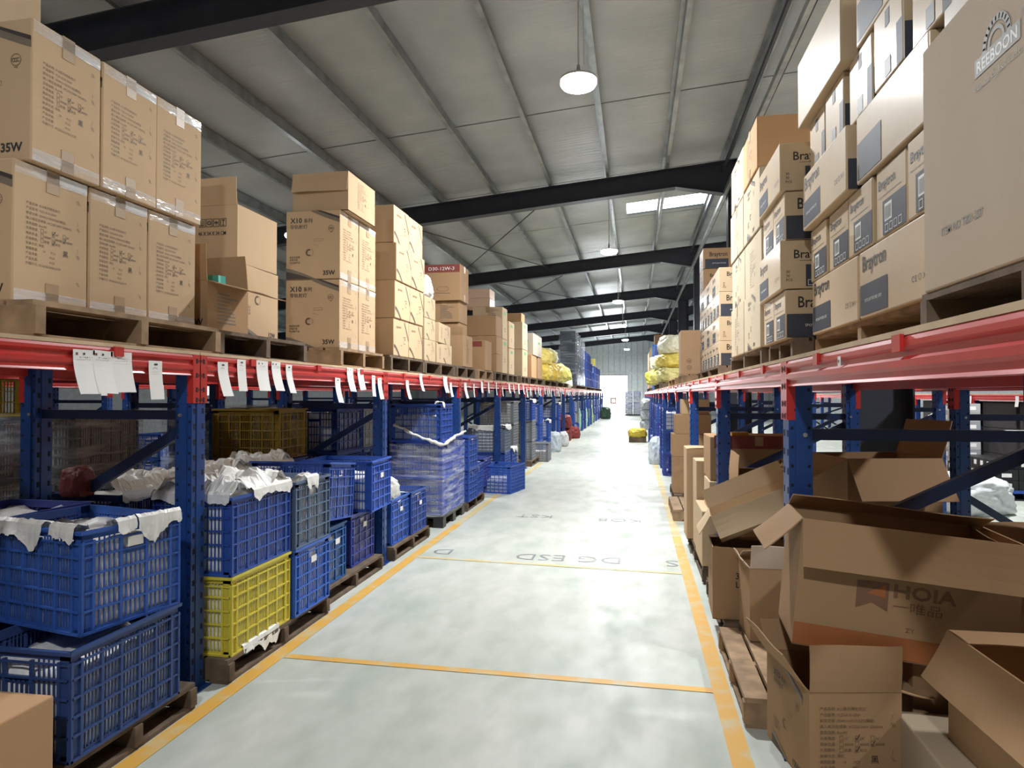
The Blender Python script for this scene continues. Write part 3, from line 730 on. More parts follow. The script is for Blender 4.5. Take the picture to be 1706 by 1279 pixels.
rack('long blue rack with red beams hung with paper notes, crates beneath',-2.115,1,LY,ZL)
rack('long blue rack with clean red beams, loose cartons beneath',.605,-1,RY,ZR)
rack('dim blue rack standing back to back behind the rack of crates',-4.65,-1,LY[:9],ZL,clips=False)
rack('blue rack across the neighbouring aisle beyond the crates',-7.3,1,[y+.3 for y in LY[:9]],ZL,clips=False)
rack('blue rack back to back behind the loose cartons, beside the dark column',3.19,1,RY[:8],ZR,clips=False)
rack('blue rack with notes on its beams, beyond the white sack',5.95,-1,[y+.35 for y in LY[:11]],1.46,clips=False)
# ------------------------------------------------------------------ paper notes
def note(y,zt_,w,h,label,x=-2.105,s=1,curl=1.0,tilt=0,form=True):
    face=FACES['+x' if s>0 else '-x'].to_4x4(); T=Matrix.Translation((x,y,zt_))@face@Matrix.Rotation(tilt,4,'Z')
    # note mesh lies in x (width), y is down the sheet after swapping axes
    me=note_mesh(w,h,curl); o=put('paper_note',me,mat=T)
    tag(o,label,'note','paper notes taped to the red beams'); return o
def note_mesh(w,h,c):
    k=('note',round(w,3),round(h,3),c)
    if k in CM: return CM[k]
    b=MB(); n=8; g=lambda t:c*.03*max(0,t-.2)**1.5
    for j in range(n):
        a,d=j/n,(j+1)/n; b.poly([(-w/2,-h*d,g(d)),(w/2,-h*d,g(d)),(w/2,-h*a,g(a)),(-w/2,-h*a,g(a))])
    CM[k]=b.mesh('note',['paper'],fix=False); return CM[k]
NT=[(2.242,1.62,.104,.172,'broad gridded paper note, outermost of three overlapping sheets near the front'),
(2.336,1.622,.10,.172,'gridded paper note in the middle of three overlapping sheets'),
(2.434,1.623,.115,.168,'gridded paper note, third of three overlapping sheets, edge curled'),
(2.634,1.596,.085,.172,'single narrow paper note just before the front blue post'),
(3.128,1.615,.088,.178,'single straight paper note just past the front blue post'),
(3.295,1.636,.08,.172,'narrow curled paper note, second past the front post'),
(3.50,1.639,.12,.172,'wide paper note beside another, under the torn open carton'),
(3.65,1.642,.10,.174,'paper note overlapping a wide one under the torn open carton'),
(3.80,1.63,.075,.175,'slim curled paper note under the pallet of the 12W carton'),
(4.49,1.566,.085,.178,'slim paper note hanging low under the X10 cartons'),
(4.70,1.646,.11,.178,'curled paper note, first of a pair under the X10 cartons'),
(4.89,1.649,.11,.168,'curled paper note, second of a pair under the X10 cartons'),
(5.158,1.602,.07,.172,'thin paper note before the second post'),
(5.288,1.585,.085,.178,'paper note touching the second blue post'),
(5.98,1.58,.08,.178,'thin paper note just past the second post'),
(6.38,1.654,.085,.175,'lone paper note in the middle of the second bay'),
(7.25,1.65,.16,.185,'large curled paper note before the third post'),
(7.48,1.584,.10,.166,'slim curled paper note beside the third post')]
for y,z,w,h,l in NT:
    o=note(y,z,w,h,l,curl=random.Random(l).choice((.6,1.1,1.6)),tilt=random.Random(l+'t').uniform(-.05,.05))
    put('printed_form',P('form' if w>.095 else 'tag'),(0,0,.0012),parent=o)
rn=random.Random(5)
for bay in range(3,12):
    ORDW=['third','fourth','fifth','sixth','seventh','eighth','ninth','tenth','eleventh','twelfth','thirteenth']
    for k in range(5):
        y=LY[bay]+.2+k*.48+rn.uniform(-.1,.1)
        note(y,1.64-rn.uniform(0,.06),rn.choice((.07,.1,.13)),rn.uniform(.15,.2),'white paper note on the red beam of the %s bay, %s along'%(ORDW[bay-3],['first','second','third','fourth','fifth'][k]),curl=rn.choice((.6,1.1,1.6)),tilt=rn.uniform(-.08,.08))
p=PR()
o=put('paper_streamer',liner_mesh(.1,.02,.0,['+y-.5,.5'],3,.5),(-2.09,LY[7]+.9,1.6),(0,0,-PI/2)); tag(o,'long twisted white strip hanging far down the beam','paper strip')
for k in range(9):
    y=1.2+k*1.15; note(y,1.60,.11,.17,'white note on the beam of the rack across the neighbouring crate aisle, %s seen'%['first','second','third','fourth','fifth','sixth','seventh','eighth','ninth'][k],x=-7.285,s=1,curl=.6)
for k in range(5):
    y=8.8+k*1.5; note(y,1.42,.10,.17,'white note on the beam beyond the white sack, %s from the near end'%['first','second','third','fourth','fifth'][k],x=5.935,s=-1,curl=.6)
b=MB(); b.box(-.0005,.0005,-.013,.013,-.014,.014); o=put('paper_sticker',b.mesh('sticker',['paper']),(.596,2.12,1.545)); tag(o,'tiny square paper sticker on the clean red beam','sticker')
p=PR(); p.text('M',-.006,-.005,.014,bold=.02); put('printed_letter',p.mesh('m',['ink']),mat=Matrix.Translation((-.0012,0,0))@FACES['-x'].to_4x4(),parent=o)
# ================================================================== LEFT DECK: cartons on pallets
ZP=ZL+.145
for l,y0,y1,x1,dk in [('weathered pallet under the six big info cartons at the front',2.10,3.22,-2.18,False),('pallet under the torn open carton',3.27,4.25,-2.22,True),('pallet under the X10 cartons',4.68,5.56,-2.17,False),('dark pallet under the four-high swoosh cartons',5.62,6.58,-2.13,True),('pallet under the small pale cartons',6.64,7.78,-2.14,True),('pallet under the stack topped by the red-striped carton',7.9,8.85,-2.14,True),('pallet under the carton with a red stripe, low',9.0,9.95,-2.13,False),('pallet under the green-labelled cartons',10.1,11.15,-2.13,True),('pallet under the slim green-labelled stack',11.2,12.1,-2.13,True),('pallet under the two tall green-banded cartons',12.5,13.4,-2.13,True),('pallet under the orange-brown carton',13.6,15.7,-2.13,True),('pallet under the near yellow sacks',15.9,18.3,-2.13,True),('pallet under the far yellow sacks',18.6,21.6,-2.13,True),('long pallet under the wrapped crates past the sacks',24.6,29.5,-2.13,True),('long pallet under the bare crate stacks at the far end',30,36,-2.13,True),('far pallet under the crates crowned by a yellow one',36.5,44,-2.13,True)]:
    pallet(l,x1-.93,x1,y0,y1,ZL,dark=dk)
S35=(.44,.35,.543)
for k,yc in enumerate((2.297,2.655,3.01)):
    carton('big brown carton with printed table and checkboxes, %s in the lower front row'%['nearest','middle','farthest'][k],(-2.53,yc,ZP),S35,tone=KRAFT,group='big info-table cartons',clear=True,prints=[('+x','info',-.01,.27),('-y','x10',0,.003)])
for k,yc in enumerate((2.335,2.678,3.018)):
    carton('big brown carton with printed table and checkboxes, %s in the upper front row'%['nearest','middle','farthest'][k],(-2.50,yc,ZP+.547),(.44,.338,.553),tone=KRAFT,group='big info-table cartons',clear=True,prints=[('+x','info',-.01,.28),('-y','x10',0,.008)],rz=R((0,.6,-.5)[k]))
carton('plain brown carton alone on top of the front stack',(-2.78,2.36,ZP+1.103),(.34,.33,.42),tone=PALE)
carton('plain brown carton marked 12W under the 46 x 34 x 34 carton',(-2.606,3.955,ZP),(.44,.41,.455),tone=KRAFT,prints=[('+x','w12',0,.0)],tape='y')
open_carton('open carton printed 46 X 34 X 34 CM with one flap standing up',(-2.58,3.95,ZP+.46),(.34,.46,.36),tone=KRAFT,flaps={'-y':(6,.17),'+y':(-88,.17),'+x':(-90,.165),'-x':(-90,.165)},prints=[('-y','care46',.0,.06,1.15)])
open_carton('torn open carton with teal goods inside and a long loose flap',(-2.49,3.48,ZP),(.38,.36,.275),tone=BROWN,flaps={'+y':(-4,.20),'-x':(20,.15),'-y':(5,.20),'+x':(108,.27)},prints=[('+x','lines',0,.03),('-y','twenty',.1,0)],rz=R(-3))
b=MB(); b.box(-.08,.08,-.05,.05,0,.3); b.box(-.079,.079,-.052,-.05,.22,.28); o=put('teal_packet',b.mesh('p',['teal']),(-2.42,3.47,ZP+.03),(.1,0,.2)); tag(o,'teal packet sticking out of the torn open carton','packet')
b=MB(); b.box(-.05,.05,-.04,.04,0,.22); o=put('teal_packet',b.mesh('p',['teal']),(-2.53,3.38,ZP+.02),(0,.1,-.1)); tag(o,'teal packet low at the split side of the torn carton','packet')
SX=(.44,.355,.525)
for r in range(2):
    for k in range(2):
        carton('X10 35W carton with dark swooshes, %s row, %s of its pair'%(['lower','upper'][r],['nearer','farther'][k]),(-2.425,4.90+k*.362,ZP+r*.528),SX,tone=KRAFT,group='X10 35W cartons',clear=True,prints=[('+x','info',-.01,.27),('-y','x10',0,.0)],rz=R((0,.5)[r]))
open_carton('low carton with folded-over flaps on top of the X10 cartons',(-2.385,5.03,ZP+1.058),(.46,.53,.30),tone=KRAFT,flaps={'-y':(176,.15),'+x':(-90,.22),'-x':(-91,.22),'+y':(-92,.2)},prints=[('+x','info',0,.16,.85),('-y','lines',.1,.03,.001)])
for r in range(4):
    for k in range(2):
        carton('swoosh-printed LED carton, %s layer, %s of the four-high stack'%(['bottom','second','third','top'][r],['nearer column','farther column'][k]),(-2.336+.012*((r*7+k*3)%3-1),5.905+k*.415,ZP+r*.342),(.42,.405,.339),tone=KRAFT,group='swoosh-printed LED cartons',prints=[('+x','swoosh',0,0),('-y','info_small',-.08,.17)],tape=None)
for r in range(3):
    carton('small pale swoosh carton, %s of the slim stack past the four-high stack'%['bottom','second','third'][r],(-2.35,6.86,ZP+r*.228),(.38,.38,.225),tone=PALE,group='small pale swoosh cartons',prints=[('+x','swoosh',0,0,.66)],tape=None)
sack('white bag slumped on top of the slim pale stack',(-2.33,6.86,ZP+.684),(.36,.40,.26),(.62,.62,.58),seed=2,name='white_bag',cat='bag')
for r in range(2):
    carton('small pale swoosh carton, %s of the two-high pair'%['lower','upper'][r],(-2.36,7.42,ZP+r*.228),(.40,.60,.225),tone=PALE,group='small pale swoosh cartons',prints=[('+x','swoosh',.08,0,.66),('+x','info_small',-.18,.11,.6)],rz=R((0,4)[r]),tape=None)
open_carton('brown carton with printed lines and raised flap, below the red-striped one',(-2.38,8.46,ZP),(.46,.50,.41),tone=BROWN,flaps={'-y':(12,.10),'+x':(-70,.2),'-x':(-88,.2)},prints=[('+x','info_small',0,.2,1.4)])
carton('flat carton in the middle of the stack under the red-striped one',(-2.45,8.48,ZP+.42),(.46,.42,.15),tone=BROWN,tape=None)
carton('brown carton directly under the red-striped top carton, aisle side',(-2.41,8.45,ZP+.573),(.40,.42,.27),tone=BROWN,prints=[('-y','lines',.05,.03)],tape='y')
carton('brown carton directly under the red-striped top carton, rear side',(-2.83,8.45,ZP+.42),(.38,.42,.42),tone=BROWN,tape='y')
carton('large carton with red D30-12W-3 stripe on top of the stack',(-2.55,8.40,ZP+.846),(.74,.42,.46),tone=BROWN,prints=[('-y','d30',0,-.0)],tape='x')
carton('brown carton with a plain red stripe standing low in the row',(-2.36,9.62,ZP),(.46,.42,.43),tone=BROWN,prints=[('-y','red',0,0)],tape='y')
for r in range(2): carton('low plain carton, %s of two under the taped carton'%['lower','upper'][r],(-2.38,10.42,ZP+r*.285),(.5,.44,.283),tone=BROWN,tape='y')
carton('taped carton on the two low plain cartons',(-2.40,10.42,ZP+.572),(.52,.44,.32),tone=BROWN,tape='y')
carton('carton with green label standing behind the low plain pair',(-2.38,10.88,ZP),(.5,.42,.56),tone=PALE,prints=[('+x','green',0,.46,.8)],tape='y')
carton('carton with green label, upper one behind the taped carton',(-2.38,10.88,ZP+.565),(.5,.42,.52),tone=PALE,prints=[('+x','green',0,.40,.8),('-y','lines',.1,.3)],tape='y')
for r in range(2): carton('thin pinkish carton at the very top, %s of two'%['lower','upper'][r],(-2.57,10.9,ZP+1.09+r*.152),(.44,.40,.15),tone=(.60,.42,.30),tape=None,film=True)
for r in range(2): carton('slim carton with green band, %s of two'%['lower','upper'][r],(-2.37,11.55,ZP+r*.46),(.46,.5,.455),tone=PALE,prints=[('+x','green',0,.36,.7)],tape='y')
for r in range(2): carton('tall carton with green band and small marks, %s of two'%['lower','upper'][r],(-2.38,13.0,ZP+r*.53),(.48,.6,.525),tone=PALE,prints=[('+x','green',0,.42,.9)],tape='y')
carton('small carton lying on the two tall green-banded ones',(-2.40,12.95,ZP+1.062),(.46,.4,.17),tone=BROWN)
carton('orange-brown tall carton just before the yellow sacks',(-2.38,14.15,ZP),(.5,.7,.48),tone=ORANGE,prints=[('-y','greenline',0,.36)],tape='y')
carton('brown carton between the orange-brown one and the sacks',(-2.38,15.05,ZP),(.5,.7,.48),tone=BROWN,tape='y')
carton('film-wrapped carton with green band lying across two cartons',(-2.38,14.55,ZP+.485),(.54,1.3,.46),tone=GREYC,film=True,prints=[('-y','greenline',0,.25),('+x','greenline',.2,.25)],tape=None)
YS=[(-2.45,16.5,0,.9,.95,.42,'lower yellow woven sack nearest the cartons'),(-2.5,16.5,.40,.85,.9,.42,'yellow woven sack lying on the nearest one'),(-2.5,17.6,0,.95,1.1,.5,'second yellow sack along the deck'),(-2.55,17.85,.48,.8,.9,.4,'pale yellow sack on top of the second one'),(-2.42,19.2,0,.9,1.2,.55,'third yellow sack along the deck'),(-2.40,20.7,0,.8,1.1,.5,'greenish yellow sack slumping towards the blue crates')]
for i,(x,y,z,a,c,h,l) in enumerate(YS): sack(l,(x,y,ZP+z),(a,c,h),((.62,.45,.08),(.62,.49,.13),(.62,.43,.07),(.62,.57,.26),(.60,.50,.12),(.55,.55,.16))[i],rz=i*.7,seed=i,group='yellow woven sacks',tilt=(0,(.0,.05,0,.1,0,.25)[i]))
sack('clear plastic bag of white goods on the yellow sacks',(-2.6,18.5,ZP+.52),(.9,.9,.42),(.62,.68,.72),seed=3,name='plastic_bag',cat='bag')
sack('white sack leaning at the end of the yellow ones',(-2.35,21.9,ZL),(.6,.7,.5),(.66,.66,.56),seed=4,name='white_sack',cat='sack')
# crates on the far part of the deck
WRAP=(.075,.095,.14); rd=random.Random(11); n=0
for y,h,tone,dy in [(25.0,5,WRAP,.7),(25.8,5,WRAP,.7),(26.7,5,WRAP,.7),(27.6,4,DKB,.6),(28.6,4,DKB,.6)]:
    n+=1
    for r in range(h):
        crate('dark film-wrapped crate, %s tier of the %s wrapped stack beyond the sacks'%(['bottom','second','third','fourth','top'][r],['first','second','third','fourth','fifth'][n-1]),(-2.46,y,ZP+r*.402),PI/2*0,tone,0,'film-wrapped crates on the deck','far')
film_shell('stretch film round the dark crates beyond the yellow sacks',-2.80,-2.13,24.75,28.95,ZP,ZP+1.95,'film_heavy',3)
n=0
for y,h,tone in [(30.4,4,ROYAL),(31.2,4,INDIGO),(32.2,4,ROYAL),(33.2,4,INDIGO),(34.4,3,ROYAL),(35.4,1,INDIGO),(37,3,ROYAL),(38.6,3,INDIGO),(40.2,3,ROYAL),(42,3,INDIGO)]:
    n+=1
    for r in range(h): crate('blue vented crate, %s tier of the %s bare stack at the far deck end'%(['bottom','second','third','fourth'][r],['first','second','third','fourth','fifth','sixth','seventh','eighth','ninth','last'][n-1]),(-2.46,y,ZP+r*.402),0,tone,.3 if r==h-1 else 0,'bare blue crates on the far deck','far')
crate('yellow crate crowning the far blue stack on the deck',(-2.46,37,ZP+3*.402),0,YEL,0,'yellow vented crates','far')
# ================================================================== RIGHT DECK
ZQ=ZR+.155
for l,y0,y1,x0,dk in [('dark pallet under the tall grey-printed carton',1.1,2.23,.86,True),('pallet under the filmed stack of small and long cartons',2.3,3.68,.92,False),('pallet under the stack showing dark end panels',3.78,4.42,.83,True),('pallet under the pale cartons',4.5,5.9,.80,True),('pallet under the second filmed stack',7.25,9.2,.86,True),('pallet beneath the rear tall filmed stack',9.3,10.0,.9,True),('pallet under the plain brown carton with round marks',10.2,10.95,.68,False),('long empty pallet before the pale yellow sacks',12.2,14.6,.70,False),('pallet under the pale yellow sacks',17.9,22.7,.62,True),('far pallet under the stacked plain cartons',31,38,.66,True)]:
    pallet(l,x0,min(1.5,x0+.85),y0,y1,ZR,.155,dark=dk)
carton('tall pale carton with grey arched emblem and ITEM NO lettering',(1.18,1.67,ZQ),(.64,1.06,.73),tone=(.50,.405,.31),prints=[('-x','reeboon',-.11,.525,.76),('-x','item',-.295,.16,.88)],tape=None,name='tall_carton')
LONG='filmed long cartons'; SML='filmed small cartons'
def bl(label,x,y,z,L,key='bl',h=.27,sx=.60,tone=PALE,ends='be'): return carton(label,(x+sx/2,y,z),(sx,L,h),tone=tone,group=LONG,film=True,prints=([('-x',key,0,0,L/.64)] if key else [])+([('-y',ends,-sx/2+.16,0)] if ends else []),tape=None)
def bs(label,x,y,z,w=.30,key='bs',h=.262,sx=.60,end='bm'): return carton(label,(x+sx/2,y,z),(sx,w,h),tone=PALE,group=SML,film=True,prints=[('-x',key,0,0)]+([('-y',end,-sx/2+.16,0)] if end else []),tape=None)
bl('long lettered carton, far one of the lowest layer beside the tall carton',.90,3.295,ZQ,.71); bl('long lettered carton, near one of the lowest layer beside the tall carton',.90,2.58,ZQ,.68)
for k in range(5): bs('small carton with barcode panel, %s from the far end of the second layer'%['first','second','third','fourth','fifth'][k],.90+.006*(k%2),3.53-k*.312,ZQ+.275,.288)
bl('long lettered carton, far one of the third layer',.865,3.32,ZQ+.545,.72,h=.275); bl('long carton with blue-grey panel, near one of the third layer',.89,2.57,ZQ+.545,.68,'bb',h=.275)
for k in range(5): bs('small shiny carton with black patches, %s from the far end of the fourth layer'%['first','second','third','fourth','fifth'][k],.90-.01*(k%2),3.54-k*.325,ZQ+.825,.272,'bx',.27,end='be')
bl('plain filmed carton, far one of the top layer',.855,3.36,ZQ+1.10,.74,None,h=.34,ends=None); bl('long carton with large blue-grey panel, near one of the top layer',.89,2.54,ZQ+1.10,.72,'bb',h=.34)
carton('filmed pale carton on top of the tall printed carton',(1.2,1.95,ZQ+.735),(.6,.40,.42),tone=(.6,.55,.47),film=True,tape='x')
# stack with dark end panels
for r in range(4):
    z=ZQ+r*.266
    if r%2==0:
        for k in range(2): bs('small carton with dark lower panel, %s layer, %s in the stack past the filmed one'%(['bottom','','third'][r],['nearer','farther'][k]),.80,3.95+k*.305,z,end='be')
    else: bl('long carton with barcode end, %s layer in the stack past the filmed one'%{1:'second',3:'top'}[r],.775,4.105,z,.61,key='bl',h=.262,ends='bm')
for r in range(3):
    for k in range(2):
        carton('pale carton with faint print, %s layer, %s of the pair'%(['bottom','second','third'][r],['nearer','farther'][k]),(1.03+.01*(r%2),4.80+k*.66,ZQ+r*.388),(.48,.64,.385),tone=(.50,.42,.30),group='pale cartons on the deck',prints=[('-x',['x10','info'][(k+r)%2],0,[0,.17][(k+r)%2],[.72,1][(k+r)%2])],tape='x' if k else None)
carton('orange-brown carton on top of the pale ones',(1.05,4.78,ZQ+1.166),(.54,.56,.33),tone=ORANGE,prints=[('-x','info',0,.17)],tape='x')
carton('pale carton topmost beside the orange-brown one',(1.03,5.42,ZQ+1.166),(.48,.62,.36),tone=(.50,.42,.30),tape=None,prints=[('-x','x10',0,0,.66)])
for r in range(4):
    z=ZQ+r*.258
    for k in range(3):
        nm='%s layer, %s along the second filmed stack'%(['bottom','second','third','top'][r],['first','second','third'][k])
        carton('lettered filmed carton, '+nm,(1.17,7.56+k*.61,z),(.60,.605,.255),tone=PALE,group='second filmed stack',film=True,prints=[('-x','bs' if r%2==0 else 'bl',-.15 if r%2==0 else 0,0,.95)]+([('-x','bs',.15,0,.95)] if r%2==0 else [])+([('-y',['be','bm'][r%2],-.13,0)] if k==0 else []),tape=None)
for r in range(6):
    carton('lettered filmed carton, %s layer of the rear tall stack'%['bottom','second','third','fourth','fifth','top'][r],(1.2,9.65,ZQ+r*.283),(.56,.5,.28),tone=BROWN,group='rear tall filmed stack',film=True,prints=[('-y',['bm','be'][r%2],-.1,0),('-x','bs',0,0)],tape=None)
carton('plain brown carton with two round marks near the pale sacks',(1.0,10.55,ZQ),(.64,.5,.66),tone=(.47,.31,.185),prints=[('-y','marks',-.1,0)],tape=None)
for i,(x,y,z,a,c,h,t,l) in enumerate([(1.0,18.6,0,.86,1.25,.46,(.60,.54,.22),'pale yellow woven sack, lowest of the near pile'),(1.0,18.6,.42,.80,1.15,.40,(.62,.49,.10),'bright yellow sack in the middle of the near pile'),(1.02,18.6,.79,.74,1.0,.52,(.66,.64,.48),'cream woven sack topping the near pile'),(.96,20.2,0,.84,1.25,.48,(.60,.53,.14),'yellow sack behind the cream-topped pile'),(.96,20.2,.44,.8,1.1,.46,(.66,.64,.42),'pale bulging sack lying on the one behind the cream-topped pile'),(.92,21.9,0,.78,1.3,.52,(.58,.56,.10),'greenish yellow sack at the far end of the pile')]):
    sack(l,(x,y,ZQ+z),(a,c,h),t,rz=i*.15,seed=i+1,group='yellow and cream sacks')
for r in range(4): crate('light blue filmed crate, %s tier behind the pale sacks'%['bottom','second','third','top'][r],(.90,24.2,ZR+r*.402),0,(.05,.20,.62),0,'light blue crates behind the sacks','far')
for r in range(5): carton('dark brown carton, %s of five behind the pale sacks'%['lowest','second','third','fourth','top'][r],(1.08,26.0,ZR+r*.42),(.7,.8,.418),tone=DARK,group='dark cartons behind the sacks')
for k in range(3):
    for r in range(5): carton('plain pale carton, %s layer of the %s far stack on the clean deck'%(['bottom','second','third','fourth','top'][r],['first','second','third'][k]),(.96,31.7+k*2.4,ZQ+r*.37),(.55,.9,.365),tone=PALE,group='plain cartons at the far deck end',tape=None)
# ================================================================== RIGHT FLOOR: loose cartons
HP=.12
for l,x0,x1,y0,y1,dk,h in [('floor pallet under the open X10 carton',.56,1.45,1.55,2.55,True,.115),('skewed floor pallet sticking out past the first post',.46,1.3,3.05,3.95,False,.13),('floor pallet under the 30 LI carton',.50,1.4,4.02,5.0,True,.13),('floor pallet under the stacked cartons past the second post',.50,1.4,5.28,6.7,True,.13),('empty grey floor pallet by the third post',.42,1.3,7.85,8.85,False,.13),('floor pallet under the plain carton column',.50,1.4,9.0,10.1,True,.13)]:
    pallet(l,x0,x1,y0,y1,0,h,dark=dk)
open_carton('open X10 carton with raised flaps on the floor pallet, nearest the aisle',(.689,2.60,HP),(.31,.37,.33),R(10.46),BROWN,flaps={'-y':(6,.155),'-x':(38,.15),'+y':(40,.12),'+x':(110,.12)},prints=[('-y','info',-.01,.155),('-x','x10_12',0,0,.62)])
open_carton('big open carton with red bow emblem and orange base band',(.885,2.625,.545),(.68,.32,.44),R(-3.5),BROWN,tilt=(0,R(5)),flaps={'-y':(163,.165),'-x':(140,.17),'+x':(150,.15),'+y':(-55,.10)},prints=[('-y','hoia',0,.335)])
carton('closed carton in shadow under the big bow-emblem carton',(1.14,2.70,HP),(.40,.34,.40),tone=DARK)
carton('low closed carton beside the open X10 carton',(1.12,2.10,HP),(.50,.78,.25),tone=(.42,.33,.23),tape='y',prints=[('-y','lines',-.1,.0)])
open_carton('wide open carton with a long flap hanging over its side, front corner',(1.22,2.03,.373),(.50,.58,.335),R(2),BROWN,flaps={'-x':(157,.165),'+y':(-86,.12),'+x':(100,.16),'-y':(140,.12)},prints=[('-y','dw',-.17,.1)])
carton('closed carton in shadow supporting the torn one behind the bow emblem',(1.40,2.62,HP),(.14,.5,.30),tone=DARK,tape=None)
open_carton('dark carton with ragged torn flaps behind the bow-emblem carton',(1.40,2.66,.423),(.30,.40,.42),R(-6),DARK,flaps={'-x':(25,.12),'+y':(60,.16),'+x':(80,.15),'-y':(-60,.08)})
open_carton('upright carton with white splayed flaps beside the first post',(.735,3.88,.132),(.29,.28,.39),R(3),BROWN,flaps={'-y':(22,.13),'+y':(-60,.12),'-x':(50,.05)},ftone=(.62,.50,.40))
open_carton('upright carton marked 30 LI at the aisle edge',(.60,4.24,.132),(.30,.34,.42),R(-2),BROWN,flaps={'+y':(-80,.12)},prints=[('-y','li',.0,.0)])
open_carton('long shallow open carton tilted on the 30 LI carton',(.76,4.32,.66),(.52,.30,.17),R(-4),PALE,tilt=(0,R(-24)),flaps={'-y':(155,.15),'-x':(130,.13),'+y':(25,.12),'+x':(40,.1)})
open_carton('upright open carton with one tall flap, between the first two posts',(.93,4.76,.52),(.54,.44,.36),0,BROWN,flaps={'-x':(0,.17),'-y':(-20,.0001),'+y':(-70,.2)})
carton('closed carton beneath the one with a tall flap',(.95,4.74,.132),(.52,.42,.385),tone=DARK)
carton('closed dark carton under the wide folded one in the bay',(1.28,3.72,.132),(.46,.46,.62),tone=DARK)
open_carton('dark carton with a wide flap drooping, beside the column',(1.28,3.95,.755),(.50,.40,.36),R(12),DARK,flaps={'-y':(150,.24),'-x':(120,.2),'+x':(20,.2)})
carton('carton at the aisle edge with a flap creased at its corner, past second post',(.725,5.57,.132),(.45,.56,.42),tone=PALE,tape='y')
carton('small carton on the creased one at the aisle edge',(.76,5.52,.555),(.40,.40,.22),tone=PALE,tape='y')
carton('wide carton with dark red band and EL lettering',(.93,5.60,.78),(.72,.50,.34),tone=BROWN,prints=[('-y','redbox',.05,-.05)],tape='y')
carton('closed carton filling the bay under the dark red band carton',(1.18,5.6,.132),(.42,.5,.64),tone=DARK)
b=MB(); b.box(-.07,.07,-.05,.05,0,.025); o=put('yellow_packet',b.mesh('p',['line']),(.80,5.55,1.122),(0,0,.3)); tag(o,'small yellow packet lying on the dark red band carton','packet')
carton('slim carton behind the creased one, past second post',(.68,6.05,.132),(.34,.32,.75),tone=PALE,tape='y')
open_carton('tall carton marked 18 with folded top, last before the third post',(.66,6.45,.132),(.40,.36,.82),0,KRAFT,flaps={'-x':(-85,.18),'+x':(-85,.18)},prints=[('-y','eighteen',-.1,.45)])
for i,(x,y,z,a,c,h,l) in enumerate([(.62,9.4,.132,.24,.5,.48,'plain carton at the aisle side of the column base'),(.9,9.4,.132,.30,.5,.48,'plain carton at the rear side of the column base'),(.74,9.4,.615,.50,.5,.30,'plain carton, second layer of the column past the third post'),(.76,9.4,.918,.46,.5,.26,'plain carton, third layer of the column past the third post'),(.80,9.45,1.18,.36,.4,.20,'small carton topping the column past the third post')]):
    carton(l,(x,y,z),(a,c,h),tone=(BROWN,KRAFT,BROWN)[i%3],tape='y',group='plain carton column')
n=0
for y in (12.4,13.6,15.75,17.0,19.0,21.2,23.5):
    n+=1
    for r in range(3): crate('blue vented crate, %s tier of the %s stack beneath the clean deck'%(['bottom','middle','top'][r],['first','second','third','fourth','fifth','sixth','seventh'][n-1]),(.78,y,.0+r*.402),0,(ROYAL,INDIGO,ROYAL)[(r+n)%3],.3 if r==2 else 0,'blue crates beneath the clean deck','far')
sack('clear bag bulging from the blue crates beneath the clean deck',(.42,14.3,0),(.3,.5,.55),(.6,.66,.72),seed=1,name='plastic_bag',cat='bag')
b=MB(); b.box(-.26,.26,-.3,.3,.1,.16); b.box(-.26,.26,-.3,-.26,0,.1); b.box(-.26,.26,.26,.3,0,.1); b.box(-.26,.26,-.03,.03,0,.1); o=put('dark_skid',b.mesh('skid',['wood_dark']),(.07,20.75,0)); tag(o,'dark low skid on the aisle floor under a yellow sack','skid')
sack('flat yellow sack on a dark skid in the aisle',(.07,20.75,.16),(.56,.66,.26),(.66,.50,.05),seed=2)
crate('blue crate beside the skid with the yellow sack',(.62,20.6,0),PI/2,ROYAL,.2,'blue crates beneath the clean deck','far')
for r in range(3): sack('grey filmed bundle, %s of three at the far aisle side'%['lowest','middle','top'][r],(.46,28.3,r*.42),(.5,.8,.44),(.42,.44,.46),seed=r,group='grey filmed bundles',name='filmed_bundle',cat='bundle')
n=0
for r in range(4):
    for k in range(2): crate('film-wrapped crate by the bright doorway, %s tier, %s'%(['bottom','second','third','top'][r],['aisle side','wall side'][k]),(-.42+k*.56,46.8,.1+r*.39),PI/2,(SLATE,INDIGO)[(r)%2],.3,'crates by the bright doorway','far')
film_shell('stretch film round the crates by the bright doorway',-.70,.42,46.4,47.2,.08,1.68,'film',9)
b=MB(); b.box(-.7,.45,46.35,47.25,0,.08); o=put('black_pallet',b.mesh('p',['black_plastic'])); tag(o,'black pallet under the wrapped crates by the doorway','pallet')
# gate in the doorway
e=empty('barred_gate',(-1.6,YF+.5,0)); tag(e,'low white barred gate standing in the bright doorway','gate')
b=MB(); 
for z in (.03,1.3): b.box(-1.0,1.0,-.02,.02,z-.03,z+.03)
b.box(-1.02,-.98,-.02,.02,0,1.3); b.box(.98,1.02,-.02,.02,0,1.3)
put('gate_frame',b.mesh('g',['white_ink']),parent=e)
for k in range(17): 
    b=MB(); b.tube([(-1+k*.125,0,.03),(-1+k*.125,0,1.3)],.012,6); put('gate_bar',b.mesh('g',['white_ink']),parent=e)
b=MB(); b.box(-.25,.2,-.05,-.03,.75,1.2); s_=put('gate_sign',b.mesh('g',['red_ink']),parent=e); b=MB(); b.box(-.18,.13,-.055,-.05,.82,1.13); put('sign_face',b.mesh('g',['white_ink']),parent=s_)
